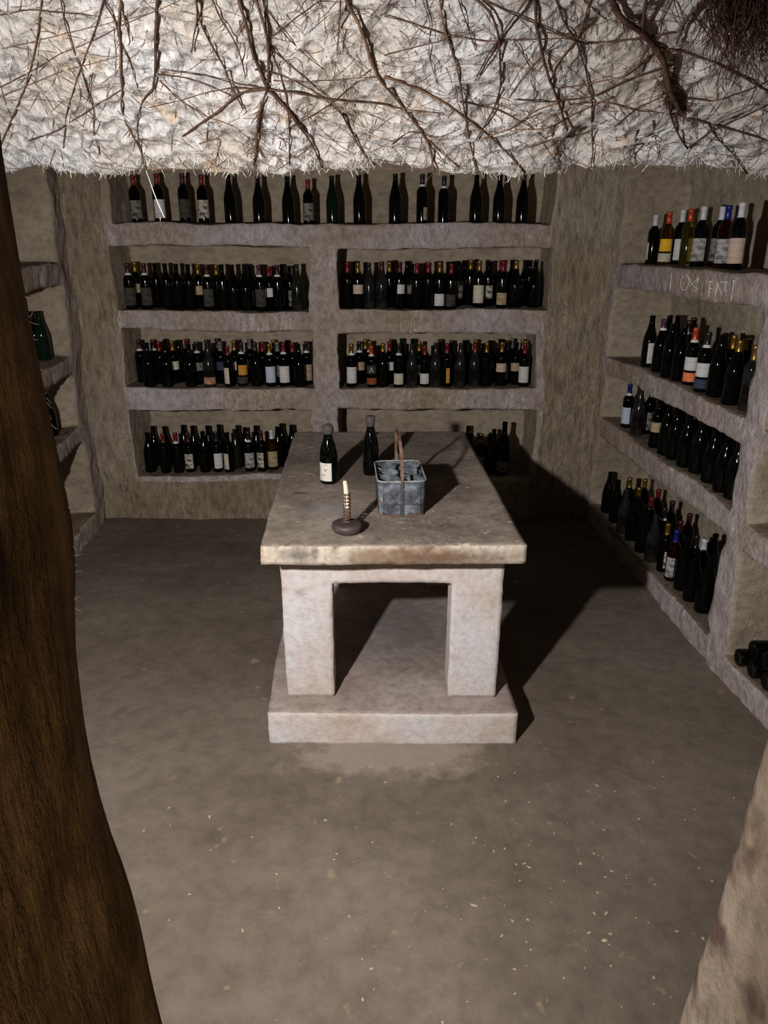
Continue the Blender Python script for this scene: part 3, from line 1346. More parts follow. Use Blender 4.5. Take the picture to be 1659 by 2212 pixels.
# bottles lying in the last right niche, their round bottoms to the room
lie = [(1594, 1418, 0, 'lying dark bottle nearest the rough pillar, its base turned outwards'),
       (1623, 1444, 0, 'lying dark bottle in the middle of the bottom row at right edge'),
       (1652, 1471, 0, 'lying dark bottle nearest the doorway in the bottom row'),
       (1628, 1404, 1, 'lying dark bottle resting on top of the pile beside the pillar'),
       (1654, 1430, 1, 'lying dark bottle resting on top of the pile at the frame edge')]
prev_y = []
for px, py, lv, lb in lie:
    R = 0.0415
    zc = RZ[3] + R + lv * R * 1.72
    p = on_z(px, py, zc)
    y = p.y
    if lv == 0:
        if prev_y:
            y = min(y, prev_y[-1] - 2 * R - 0.003)
        prev_y.append(y)
    else:
        n_ = len(prev_y) - 3
        y = (prev_y[n_] + prev_y[n_ + 1]) / 2
        prev_y.append(0)
    x = p.x
    z = ground(WALL_BVH['wall_right'], x + 0.13, (prev_y[0] + prev_y[1]) / 2 if lv else y, RZ[3], 0.08) + R + 0.002 + lv * R * 1.74
    o = make_bottle((x, y, z), 'c', 'green', '', False, [], 1.0, 0, lb, 'lying bottles in the low right niche')
    o.rotation_euler = (0, math.radians(90), math.radians(random.uniform(-2, 2)))

# left wall bottles
for px, z, d, gl, lb in ((99, 1.23, 0.12, 'bright_green', 'green empty bottle without capsule, nearest the corner on the left wall shelf'),
                         (84, 1.23, 0.17, 'green', 'dark green bottle half hidden behind the green one on the left wall shelf'),
                         (113, 0.77, 0.13, 'black', 'black bottle on the lower left wall shelf beside the doorway rock'),
                         (98, 0.77, 0.16, 'black', 'black bottle on the lower left wall shelf, mostly hidden by the doorway rock')):
    k = (px - W_PX / 2) / F_PX
    h = CAM_Z - z
    # X = LO.x + 0.12 (5.2 - Y) - d
    y = (LO.x + 0.12 * 5.2 - d - k * h * sp) / (k * cp + 0.12)
    y = min(y, 4.86)
    x = LO.x + 0.12 * (5.2 - y) - d
    zz = ground(WALL_BVH['wall_left'], x, y, z, 0.04)
    make_bottle((x, y, zz), 'c', gl, '', False, [], 1.0, 0, lb, 'bottles on the left wall shelves')

# ------------------------------------------------------------------ things on the table
M['wax'] = plain('grey_wax', rgb(66, 60, 58), 0.8, var=0.3, vscale=120, bump=0.6)
M['ink'] = plain('dark_print', rgb(70, 62, 58), 0.8)
M['ink_red'] = plain('faded_red_print', rgb(150, 118, 108), 0.8)
M['print_white'] = plain('white_print', rgb(205, 205, 205), 0.7)
TBL_LAB = paper('table_bottle_label_paper', rgb(206, 200, 188), rgb(160, 140, 130), 0.25)


def table_z(x, y):
    h = TOP_BVH.ray_cast(Vector((x, y, 1.2)), Vector((0, 0, -1)))
    return (h[0].z if h[0] else TT)


def wrap_text(txt, size, R, ang, z, mat, parent, name='lettering'):
    cu = bpy.data.curves.new('t', 'FONT')
    cu.body = txt
    cu.size = size
    cu.align_x = 'CENTER'
    to = bpy.data.objects.new('t', cu)
    C.objects.link(to)
    dg = bpy.context.evaluated_depsgraph_get()
    me = bpy.data.meshes.new_from_object(to.evaluated_get(dg))
    bpy.data.objects.remove(to)
    for v in me.vertices:
        a = -math.pi / 2 + math.radians(ang) + v.co.x / R
        v.co = Vector((R * math.cos(a), R * math.sin(a), z + v.co.y))
    me.materials.clear()
    return obj(name, me, mat, parent)


def wrap_poly(pts, R, ang, z, mat, parent, name):
    bm = bmesh.new()
    vs_ = []
    for x, y in pts:
        a = -math.pi / 2 + math.radians(ang) + x / R
        vs_.append(bm.verts.new((R * math.cos(a), R * math.sin(a), z + y)))
    bm.faces.new(vs_)
    return obj(name, bm, mat, parent)


def half_bottle(px, py, R, H, lb, with_label):
    p = on_z(px, py, TT)
    p = p + Vector((0, R * 0.9, 0))
    z = table_z(p.x, p.y)
    pr = [(0, .01), (R * .7, .002), (R * .92, 0), (R * .985, .004), (R, .012), (R, H * .45), (R * .96, H * .53), (R * .82, H * .63), (R * .64, H * .71), (R * .50, H * .79),
          (R * .42, H * .87), (R * .37, H * .95), (R * .30, H * .96), (0, H * .96)]
    o = obj('wine_bottle', lathe(pr, 32), GL['green'])
    o.location = (p.x, p.y, z)
    o.rotation_euler = (0, 0, math.atan2(-p.x, p.y))
    tag(o, lb, 'bottle')
    return o, pr


b1, _ = half_bottle(710, 1046, 0.040, 0.275, 'dark green bottle with grey wax blob and white label, standing on the stone table', True)
R1 = 0.040
# wax seal drooping over the mouth
bm = lathe([(0.0155, .226), (0.0215, .228), (0.0245, .238), (0.0262, .248), (0.0245, .258), (0.0195, .266), (0.011, .271), (0, .272)], 20)
for v in bm.verts:
    v.co += nv(v.co, 60) * 0.0022
obj('wax_seal', bm, M['wax'], b1)
s1 = math.radians(60)
lb_ = obj('paper_label', lathe([(R1 + .0006, .016), (R1 + .0006, .06), (R1 + .0006, .100)], 16, -math.pi / 2 - s1 - .75, -math.pi / 2 + s1 - .75), TBL_LAB, b1)
lb_['label'] = 'white paper label with faded print'
RR = R1 + .0010
wrap_text('AIAO', 0.013, RR, -40, .039, M['ink'], lb_)
wrap_text('EP', 0.009, RR, -52, .024, M['ink'], lb_)
wrap_text('Z S', 0.013, RR, -22, .088, M['ink'], lb_)
wrap_poly([(-.034, 0), (.026, 0), (.026, .0009), (-.034, .0009)][::1], RR, -43, .0345, M['ink'], lb_, 'rule_line')
wrap_poly([(-.013, .012), (-.004, .008), (.006, .012), (.011, .0115), (.003, .001), (-.003, -.002), (-.009, .005)], RR, -18, .063, M['ink_red'], lb_, 'emblem')
wrap_poly([(-.006, .020), (.002, .012), (.000, -.001), (-.005, -.010), (-.010, .004)], RR, -70, .063, M['ink_red'], lb_, 'emblem')

b2, _ = half_bottle(801, 1028, 0.037, 0.278, 'black bottle with crumbling grey cork seal, beside the wire carrier on the table', False)
bm = lathe([(0.0145, .228), (0.0185, .230), (0.0205, .25), (0.0228, .268), (0.021, .276), (0.012, .279), (0, .278)], 18)
for v in bm.verts:
    v.co += nv(v.co, 70) * 0.0018
obj('wax_seal', bm, M['wax'], b2)

# bottle carrier
M['zinc'] = rock('weathered_zinc', rgb(54, 56, 60), rgb(82, 86, 92), rgb(126, 131, 138), 26, 60, bump=0.4, dist=0.002, fine_amt=0.45,
                 spots=rgb(120, 84, 62), spot_scale=40, rough=0.6, spot_range=(0.68, 0.76))
M['zinc_rim'] = rock('bright_zinc_rim', rgb(120, 112, 106), rgb(150, 152, 154), rgb(170, 172, 174), 26, 60, bump=0.3, dist=0.001, fine_amt=0.3, spots=rgb(128, 92, 70), spot_scale=18, rough=0.6)
M['rust'] = rock('rusty_strip', rgb(88, 60, 46), rgb(112, 84, 66), rgb(110, 100, 96), 30, 90, bump=0.5, dist=0.002, fine_amt=0.4, rough=0.7)
M['iron'] = rock('dark_strip_iron', rgb(58, 58, 60), rgb(70, 70, 72), rgb(88, 82, 78), 30, 90, bump=0.3, dist=0.002, fine_amt=0.3, rough=0.6)
ca = on_z(819, 1118, TT)
cb = on_z(911, 1118, TT)
cdir = (dirv + Vector((0.02, 0, 0))).normalized()
cw = (cb - ca)
CWID, CDEP, CH = cw.length + 0.022, 0.285, 0.152
cc = (ca + cb) / 2 + cdir * (CDEP / 2)
crate = empty('bottle_carrier', (cc.x, cc.y, table_z(cc.x, cc.y)), math.atan2(-cdir.x, cdir.y) + math.radians(2.6))
tag(crate, 'grey zinc six-bottle carrier with rusty strap handle, standing on the stone table', 'bottle carrier')


def rrect(w, d, r, n=6):
    pts = []
    for cx, cy, a0 in ((w / 2 - r, d / 2 - r, 0), (-w / 2 + r, d / 2 - r, 90), (-w / 2 + r, -d / 2 + r, 180), (w / 2 - r, -d / 2 + r, 270)):
        for i in range(n + 1):
            a = math.radians(a0 + 90 * i / n)
            pts.append((cx + r * math.cos(a), cy + r * math.sin(a)))
    return pts


def sheet_wall(outer, zs, th, infl=None):
    """A thin folded wall following a closed outline."""
    bm = bmesh.new()
    L = []
    for s in (0, 1):
        for z, k in zs:
            ring = []
            for x, y in outer:
                f = 1 - (th / 0.1) * s
                ring.append(bm.verts.new((x * f * k, y * f * k, z)))
            L.append(ring)
    n = len(zs)
    m = len(outer)
    for a in range(n - 1):
        for i in range(m):
            j = (i + 1) % m
            bm.faces.new((L[a][i], L[a][j], L[a + 1][j], L[a + 1][i]))
            bm.faces.new((L[n + a][i], L[n + a + 1][i], L[n + a + 1][j], L[n + a][j]))
    for i in range(m):
        j = (i + 1) % m
        bm.faces.new((L[n - 1][i], L[n - 1][j], L[2 * n - 1][j], L[2 * n - 1][i]))
        bm.faces.new((L[0][i], L[n][i], L[n][j], L[0][j]))
    bmesh.ops.recalc_face_normals(bm, faces=bm.faces[:])
    return bm


def pline_len(pts):
    d = [0]
    for a, b in zip(pts, pts[1:]):
        d.append(d[-1] + math.hypot(b[0] - a[0], b[1] - a[1]))
    return d


outl = rrect(CWID, CDEP, 0.030)
zs = [(0.006, 0.93), (0.03, 0.95), (0.06, 0.962), (0.09, 0.975), (0.12, 0.99), (CH, 1.0)]
bm = sheet_wall(outl, zs, 0.0022)
for v in bm.verts:
    v.co += nv(v.co, 25) * 0.0015
obj('shell', bm, M['zinc'], crate)
bm = bmesh.new()
vs_ = [bm.verts.new((x * 0.93, y * 0.93, 0.008)) for x, y in outl]
vt_ = [bm.verts.new((x * 0.93, y * 0.93, 0.004)) for x, y in outl]
bm.faces.new(vs_)
bm.faces.new(vt_[::-1])
for i in range(len(vs_)):
    j = (i + 1) % len(vs_)
    bm.faces.new((vs_[i], vs_[j], vt_[j], vt_[i]))
obj('bottom', bm, M['zinc'], crate)
for nm, z, k, mt in (('rim', CH, 1.004, M['zinc_rim']), ('foot_rim', 0.006, 0.94, M['rust'])):
    bm = bmesh.new()
    pts = [Vector((x * k, y * k, z)) for x, y in outl]
    tube_into(bm, pts + pts[:2], 0.0034, 8)
    obj(nm, bm, mt, crate)
# six bottle rings of bent strip at the top
for ix in (-1, 1):
    for iy in (-1, 0, 1):
        bm = sheet_wall([(0.045 * math.cos(2 * math.pi * k / 24), 0.0455 * math.sin(2 * math.pi * k / 24)) for k in range(24)],
                        [(CH - 0.040, 1.0), (CH - 0.02, 1.0), (CH - 0.004, 1.0)], 0.0022)
        for v in bm.verts:
            v.co.x += ix * 0.0475
            v.co.y += iy * 0.0905
        obj('bottle_ring', bm, M['zinc'], crate)


# raised panels of the front and back sheet
def box_bm(x0, x1, y0, y1, z0, z1):
    bm = bmesh.new()
    bmesh.ops.create_cube(bm, size=1)
    for v in bm.verts:
        v.co = Vector((x0 if v.co.x < 0 else x1, y0 if v.co.y < 0 else y1, z0 if v.co.z < 0 else z1))
    return bm


for sx in (-1, 1):
    x0, x1 = (0.008, 0.074) if sx > 0 else (-0.074, -0.008)
    bm = bmesh.new()
    for rz0, rz1 in ((0.012, 0.052), (0.056, 0.140)):
        q = [(x0, rz0), (x1, rz0), (x1, rz1), (x0, rz1)]
        pts = [Vector((x, -(CDEP / 2) * (0.935 + 0.06 * z / CH) - 0.001, z)) for x, z in q]
        tube_into(bm, pts + pts[:2], 0.0016, 6)
    obj('panel_bead', bm, M['zinc'], crate)


def strap(pts, w, th, mat, name, parent, xoff=0.0):
    """A flat iron strip bent in the y-z plane."""
    bm = bmesh.new()
    P = [Vector((0, y, z)) for y, z in pts]
    rings = []
    for i, p in enumerate(P):
        d = (P[min(i + 1, len(P) - 1)] - P[max(i - 1, 0)]).normalized()
        nrm = Vector((0, -d.z, d.y))
        x = xoff[i] if isinstance(xoff, list) else xoff
        rings.append([bm.verts.new(p + Vector((x + sx * w / 2, 0, 0)) + nrm * (sy * th / 2)) for sx, sy in ((-1, -1), (1, -1), (1, 1), (-1, 1))])
    for a, b in zip(rings, rings[1:]):
        for k in range(4):
            bm.faces.new((a[k], a[(k + 1) % 4], b[(k + 1) % 4], b[k]))
    bm.faces.new(rings[0])
    bm.faces.new(rings[-1][::-1])
    bmesh.ops.recalc_face_normals(bm, faces=bm.faces[:])
    return obj(name, bm, mat, parent)


hy = CDEP / 2
strap([(-hy * 0.94 - 0.003, 0.0), (-hy * 0.965 - 0.003, 0.06), (-hy - 0.004, CH - 0.02), (-hy - 0.005, CH + 0.002)], 0.0125, 0.002, M['iron'], 'strap', crate)
strap([(hy * 0.94 + 0.003, 0.0), (hy * 0.965 + 0.003, 0.06), (hy + 0.004, CH - 0.02), (hy + 0.005, CH + 0.002)], 0.0125, 0.002, M['iron'], 'strap', crate)
strap([(-hy - 0.005, CH - 0.004), (-hy - 0.002, CH + 0.03), (-hy + 0.004, CH + 0.075), (-hy + 0.010, CH + 0.105), (-hy + 0.030, CH + 0.125),
       (-hy + 0.058, CH + 0.148), (-0.03, CH + 0.156), (0.03, CH + 0.156), (hy - 0.058, CH + 0.148), (hy - 0.052, CH + 0.120), (hy - 0.042, CH + 0.095), (hy - 0.006, CH + 0.055), (hy + 0.003, CH + 0.03), (hy + 0.005, CH - 0.004)],
      0.0125, 0.0024, M['rust'], 'handle', crate,
      [0, -.001, -.002, -.003, -.005, -.006, -.007, -.008, -.007, -.006, -.006, -.004, -.002, 0])

# candle holder
M['dark_wood'] = plain('dark_turned_wood', rgb(62, 50, 48), 0.6, var=0.25, vscale=20, bump=0.2)
M['spiral'] = plain('rusted_spiral_iron', rgb(82, 56, 38), 0.75, var=0.5, vscale=90, bump=0.4)
M['candle'] = plain('dirty_candle_wax', rgb(206, 196, 172), 0.55, var=0.18, vscale=50)
cpos = on_z(750, 1150, TT)
cz = table_z(cpos.x, cpos.y)
ch = empty('candle_holder', (cpos.x, cpos.y, cz))
tag(ch, 'rusty spiral candle holder with wooden base and burnt candle stub, front of table', 'candle holder')
bm = lathe([(0, 0), (.034, 0), (.048, .006), (.0565, .018), (.0585, .028), (.056, .037), (.048, .041), (.022, .044), (0, .045)], 32)
for v in bm.verts:
    v.co.x *= 1.0
obj('wooden_base', bm, M['dark_wood'], ch)
bm = bmesh.new()
turns, H0, H1 = 8.0, 0.047, 0.158
pts = []
for i in range(int(turns * 18) + 1):
    a = 2 * math.pi * i / 18
    t = i / (turns * 18)
    r = 0.0135 + 0.001 * math.sin(7 * a)
    pts.append(Vector((r * math.cos(a) + 0.001 * t, r * math.sin(a), H0 + (H1 - H0) * t)))
tube_into(bm, pts, 0.0026, 6)
obj('spiral', bm, M['spiral'], ch)
bm = bmesh.new()
for a in (0.4, 2.6, 4.3):
    tube_into(bm, [Vector((.0125 * math.cos(a), .0125 * math.sin(a), .042)), Vector((.0125 * math.cos(a), .0125 * math.sin(a), .160))], 0.0016, 6)
obj('upright_rod', bm, M['spiral'], ch)
bm = bmesh.new()
tube_into(bm, [Vector((-.008, -.012, .152)), Vector((-.0165, -.014, .157)), Vector((-.0225, -.014, .156)), Vector((-.0235, -.014, .148)), Vector((-.0225, -.014, .134)), Vector((-.0235, -.014, .127))], 0.0017, 6)
obj('lift_hook', bm, M['spiral'], ch)
bm = bmesh.new()
random.seed(11)
tube_into(bm, [Vector((0, 0, .10)), Vector((0, 0, .14)), Vector((-.001, 0, .165)), Vector((-.003, 0, .185)), Vector((-.0045, 0, .199)), Vector((-.005, 0, .206))], [.0092, .0092, .0092, .0088, .0086, .0072], 14)
for v in bm.verts:
    v.co += nv(v.co, 80) * 0.001
smooth(bm)
obj('candle', bm, M['candle'], ch)
bm = bmesh.new()
tube_into(bm, [Vector((-.005, 0, .205)), Vector((-.004, 0, .211))], .0009, 6)
obj('wick', bm, M['ink'], ch)
bm = lathe([(.0145, .0435), (.0165, .046), (.0125, .050), (.009, .050)], 14)
for v in bm.verts:
    v.co += nv(v.co, 90) * 0.002
obj('wax_drip', bm, M['spiral'], ch)

# ------------------------------------------------------------------ roots
random.seed(21)
RN = Vector((0, -0.5, -0.866))


def on_ceiling(px, py):
    d = ray(px, py)
    h = CEIL_BVH.ray_cast(Vector((0, 0, CAM_Z)), d, 6)
    if h[0] is None or h[0].y > LIP_Y + LIP_SKEW * h[0].x + 0.045:
        t = None
        # the bare profile plane, a little proud of the rock
        n = CEIL_N
        p0 = Vector((0, LIP_Y, LIP_Z))
        t = (p0 - Vector((0, 0, CAM_Z))).dot(n) / d.dot(n)
        return Vector((0, 0, CAM_Z)) + d * t
    return h[0]


def densify(pl, step=9.0, jit=1.6):
    out = []
    for (a, b) in zip(pl, pl[1:]):
        L = math.hypot(b[0] - a[0], b[1] - a[1])
        n = max(1, int(L / step))
        for k in range(n):
            t = k / n
            out.append((a[0] + (b[0] - a[0]) * t + random.uniform(-jit, jit), a[1] + (b[1] - a[1]) * t + random.uniform(-jit, jit)))
    out.append(pl[-1])
    return out


def root_path(pl, w0, w1, lift=0.006, jit=1.6):
    q = densify(pl, 9, jit)
    pts, rad = [], []
    for i, (x, y) in enumerate(q):
        t = i / max(1, len(q) - 1)
        p = on_ceiling(x, y)
        r = (w0 + (w1 - w0) * t) * 0.5 * (p - Vector((0, 0, CAM_Z))).length / F_PX
        lf_ = lift * (0.6 + 0.7 * abs(math.sin(t * 5.0 + x * .02))) + r
        toward = (Vector((0, 0, CAM_Z)) - p).normalized()
        pts.append(p + toward * lf_)
        rad.append(max(r * random.uniform(0.82, 1.15), 0.0003))
    # ease the depth so that strands run taut over the chips
    for _ in range(3):
        for i in range(1, len(pts) - 1):
            pts[i] = pts[i] * 0.5 + (pts[i - 1] + pts[i + 1]) * 0.25
    return pts, rad, q


def hair_for(bm, q, n, lmin, lmax, w=0.9, down=0.5, spread_=70):
    for _ in range(n):
        k = random.randrange(len(q))
        x, y = q[k]
        kk = min(k + 1, len(q) - 1)
        k0 = max(k - 1, 0)
        ang = math.atan2(q[kk][1] - q[k0][1], q[kk][0] - q[k0][0]) + math.radians(random.choice((-1, 1)) * random.uniform(20, spread_))
        L = random.uniform(lmin, lmax)
        pl = [(x, y)]
        for s in range(4):
            ang += random.uniform(-.35, .35)
            x += math.cos(ang) * L / 4
            y += math.sin(ang) * L / 4 + down
            pl.append((x, y))
        pts, rad, _q = root_path(pl, w, w * 0.5, 0.003, 0.6)
        tube_into(bm, pts, rad, 4)


def hf(pts):
    return [(x / 2.0, y / 2.0) for x, y in pts]


def hr(pts):
    return [(830 + x / 2.0, y / 2.0) for x, y in pts]


def grow(name, pl, w0, w1, mat, label, group=None, hair=(0, 10, 40), lift=0.006, cat='root', extra=()):
    bm = bmesh.new()
    pl = list(pl)
    if pl[0][1] < -5:
        # roots come from further up the ceiling, above the frame
        ex, ey = pl[0][0] - pl[1][0], pl[0][1] - pl[1][1]
        k = random.uniform(110, 210) / max(1.0, math.hypot(ex, ey))
        pl.insert(0, (pl[0][0] + ex * k + random.uniform(-25, 25), pl[0][1] + ey * k))
    pts, rad, q = root_path(pl, w0, w1, lift)
    tube_into(bm, pts, rad, 7)
    o = obj(name, bm, mat)
    tag(o, label, cat, group)
    for e, a, b in extra:
        bm = bmesh.new()
        p2, r2, q2 = root_path(e, a, b, lift)
        tube_into(bm, p2, r2, 6)
        obj('side_root', bm, mat, o)
    if hair[0]:
        bm = bmesh.new()
        hair_for(bm, q, hair[0], hair[1], hair[2])
        h = obj('rootlets', bm, M['root_fine'], o)
        tag(h, kind='stuff')
    return o


D, B = M['root_dark'], M['root_brown']
U = 14  # pixels above the frame where roots start
grow('root', [(342, -U)] + hf([(680, 0), (675, 80), (668, 190), (674, 265), (668, 335), (660, 390)]), 6.5, 4.5, D,
     'short thick dark root hanging straight down at left, blunt end', hair=(16, 10, 30), lift=0.012)
grow('root', [(262, -U)] + hf([(520, 0), (510, 110), (522, 235), (520, 320), (532, 390), (520, 470), (540, 530), (580, 600), (610, 650), (626, 720), (626, 742)]), 5, 2.5, B,
     'long brown root running from the top to the lip above the red-capped bottles', hair=(26, 10, 40))
grow('root', [(260, -U)] + hf([(520, 0), (545, 100), (562, 180)]), 4.5, 2.2, D, 'short dark root crossing the long brown root at left top', hair=(18, 8, 24), lift=0.01)
grow('root', [(218, -U)] + hf([(440, 0), (500, 90), (515, 190), (540, 215), (565, 270), (600, 395)]), 4.2, 1.8, D,
     'dark root bending right beneath the short dark root at left', hair=(16, 8, 28))
grow('root', [(92, -U)] + hf([(180, 0), (152, 220), (110, 370), (62, 490), (0, 625), (-20, 680)]), 3.0, 2.6, B,
     'leftmost long brown root curving down to the left frame edge', hair=(20, 10, 40))
grow('root', [(128, -U)] + hf([(262, 0), (285, 120), (325, 235), (350, 290), (375, 380), (410, 490), (400, 560), (432, 668)]), 2.6, 1.8, D,
     'thin dark root zigzagging down the left part of the ceiling', hair=(18, 8, 32))
grow('root', [(225, -U)] + hf([(448, 0), (400, 160), (350, 290), (315, 400), (285, 490), (272, 640)]), 2.6, 1.6, D,
     'thin dark root crossing the zigzag root, bending left at its foot', hair=(18, 8, 32))
grow('root', [(424, -U)] + hf([(848, 0), (855, 90), (835, 150), (828, 228)]), 5, 2.2, D, 'dark dangling root left of the big root bundle', hair=(8, 8, 26), lift=0.02)
grow('root', [(420, -U)] + hf([(845, 0), (870, 110), (920, 210), (975, 300), (1008, 390), (1050, 470)]), 4.6, 2.6, D,
     'dark root slanting down to meet the star-shaped knot from the left', hair=(24, 8, 30), lift=0.01)
grow('root', [(456, -U)] + hf([(915, 0), (960, 90), (1020, 185), (1045, 260), (1060, 335)]), 4.2, 2, D,
     'dark root in the middle bundle ending above the star-shaped knot', hair=(14, 8, 24), lift=0.016)
knot = (1155, 385)
grow('root', [(512, -U)] + hf([(1030, 0), (1070, 130), (1092, 240), (1132, 320), knot]), 6.2, 6, D,
     'thick dark root coming down into the star-shaped knot', hair=(34, 8, 40), lift=0.012,
     extra=[(hf([knot, (1090, 392), (1030, 400), (960, 470), (870, 530), (790, 588)]), 5, 4), (hf([knot, (1130, 460), (1108, 550), (1112, 640), (1098, 702)]), 4, 2.6),
            (hf([knot, (1215, 440), (1290, 530), (1345, 615), (1390, 722)]), 6, 3), (hf([knot, (1245, 480), (1300, 560), (1330, 590)]), 5, 3),
            (hf([knot, (1270, 400), (1420, 430), (1560, 440), (1690, 458)]), 4, 2.6), (hf([knot, (1010, 360), (900, 330), (770, 310), (690, 300)]), 2.4, 1.4),
            (hf([knot, (1000, 380), (880, 402), (760, 440), (640, 466)]), 2.2, 1.4)])
grow('root', [(552, -U)] + hf([(1105, 0), (1140, 100), (1158, 190), (1160, 280), (1157, 360)]), 5.4, 5, D,
     'second thick dark root entering the star-shaped knot from above', hair=(20, 8, 36), lift=0.014)
# the hairy tail below the knot
bm = bmesh.new()
q = densify(hf([(1130, 440), (1110, 540), (1110, 640), (1095, 710)]), 4, 1)
hair_for(bm, q, 150, 14, 46, 0.9, 1.2)
q = densify(hf([(1180, 400), (1290, 530), (1390, 720)]), 4, 1)
hair_for(bm, q, 60, 10, 40, 0.9, 1.0)
tail = obj('root_hairs', bm, M['root_fine'])
tag(tail, 'dense brush of fine brown root hairs below the star-shaped knot', 'root hairs', kind='stuff')
grow('root', [(574, -U)] + hf([(1140, 0), (1155, 190), (1210, 310), (1238, 420), (1252, 540), (1250, 640), (1250, 712)]), 3.4, 2.4, D,
     'dark root passing right of the star-shaped knot down to the lip', hair=(34, 8, 36))
grow('root', hf([(1165, 200), (1260, 290), (1370, 380), (1450, 450)]), 3.2, 1.6, D, 'dark root branching right, upward of the star-shaped knot', hair=(22, 8, 30))
grow('root', [(746, -U)] + hf([(1490, 0), (1540, 80), (1582, 180), (1600, 260), (1645, 355), (1740, 460), (1800, 540), (1855, 620), (1876, 745)]), 8, 4, B,
     'stout brown root slanting right from the top to the middle of the lip', hair=(70, 10, 46), lift=0.010)
grow('root', [(736, -U)] + hf([(1472, 0), (1466, 100), (1456, 220)]), 4.2, 2, D, 'dark stub root hanging free left of the stout brown root', hair=(8, 6, 22), lift=0.02)
grow('root', hf([(1480, 490), (1520, 570), (1552, 640), (1592, 692), (1620, 715)]), 4, 2, D, 'short dark root near the lip, above the green-necked bottle', hair=(20, 6, 24))
# right part
grow('root', hr([(232, -28), (240, 0), (265, 150), (310, 260), (335, 400), (358, 560), (380, 660), (400, 752)]), 4.6, 3, B,
     'long brown root running down to the lip above the white-banded bottles', hair=(40, 8, 40))
grow('root', hr([(312, -28), (322, 0), (355, 100), (405, 242)]), 3.4, 1.6, D, 'thin dark root right of the long brown root, top middle', hair=(16, 8, 30))
grow('root', hr([(370, -28), (400, 0), (460, 50), (495, 150), (500, 280), (506, 370), (470, 480), (398, 602)]), 6, 2.6, D,
     'thick dark crossing root with a forked upper end, top middle', hair=(30, 8, 36), lift=0.012,
     extra=[(hr([(640, -28), (615, 0), (540, 100), (497, 160), (440, 250), (400, 330)]), 5, 2.4), (hr([(495, 165), (470, 230), (420, 310), (390, 350)]), 3, 1.4)])
grow('root', hr([(652, -28), (655, 0), (656, 100), (682, 230), (718, 350), (762, 470), (792, 562)]), 7.5, 4, D,
     'thick dark root hanging right of centre with a bristly lower end', hair=(70, 8, 40), lift=0.012)
grow('root', hr([(730, -28), (740, 0), (782, 100), (840, 200), (872, 310), (900, 430), (896, 560), (902, 660), (890, 742)]), 4, 2.4, D,
     'dark root descending to the lip right of the bristly root', hair=(34, 8, 36))
grow('root', hr([(900, -28), (890, 0), (840, 160), (742, 280), (720, 350)]), 4.2, 2.4, B, 'brown root slanting left down to the bristly root', hair=(24, 8, 36))
grow('root', hr([(970, -28), (985, 0), (1020, 80), (1110, 140), (1172, 200), (1216, 280), (1228, 380), (1275, 475)]), 15, 10, D,
     'thickest dark root of all, curving through the upper right', hair=(120, 10, 60), lift=0.014,
     extra=[(hr([(1110, 140), (1122, 60), (1135, -28)]), 8, 6), (hr([(1225, 430), (1246, 530), (1290, 620), (1312, 642)]), 5, 3), (hr([(1405, -28), (1385, 0), (1300, 90), (1262, 190)]), 8, 3),
            (hr([(1215, 285), (1060, 340), (900, 420), (700, 442), (560, 430)]), 3.4, 2), (hr([(1150, 200), (1110, 260), (1080, 320)]), 4, 2)])
bm = bmesh.new()
q = densify(hr([(1205, 290), (1225, 370), (1250, 430), (1290, 475)]), 3, 3)
hair_for(bm, q, 260, 12, 50, 1.0, 1.2)
o = obj('root_hairs', bm, M['root_dark'])
tag(o, 'dense clump of dark root hairs at the end of the thickest root', 'root hairs', kind='stuff')
grow('root', hr([(1170, 200), (1280, 222), (1430, 270), (1560, 340), (1700, 420)]), 3.6, 2.6, D, 'dark root running right from the thickest root to the frame edge', hair=(40, 8, 40))
grow('root', hr([(1240, 490), (1390, 530), (1540, 570), (1700, 620)]), 3.2, 2.6, D, 'brown-black root below the hair clump, running right to the frame edge', hair=(36, 8, 40))
grow('root', hr([(1240, 140), (1100, 168), (850, 190), (720, 132), (560, 62), (380, -20)]), 4, 2, D, 'dark root lying crosswise from the thickest root leftward', hair=(36, 8, 36))
grow('root', hr([(0, 330), (140, 382), (290, 460), (372, 532), (450, 582), (540, 670), (602, 742)]), 5, 3.6, B, 'brown root slanting to the lip, right of the stout brown root', hair=(50, 8, 40))
grow('root', hr([(90, 470), (182, 600), (320, 722)]), 3.4, 2, B, 'brown root branching low beside the stout brown root', hair=(24, 8, 30))
grow('root', hr([(1400, 530), (1432, 590), (1520, 680), (1568, 752)]), 2.8, 2, D, 'thin dark root reaching below the lip at far right', hair=(20, 8, 30))
grow('root', hr([(1478, -28), (1482, 60), (1484, 130), (1480, 215)]), 6, 4, D, 'straight dark root beside the root curtain at the upper right corner', hair=(40, 10, 60), lift=0.02)

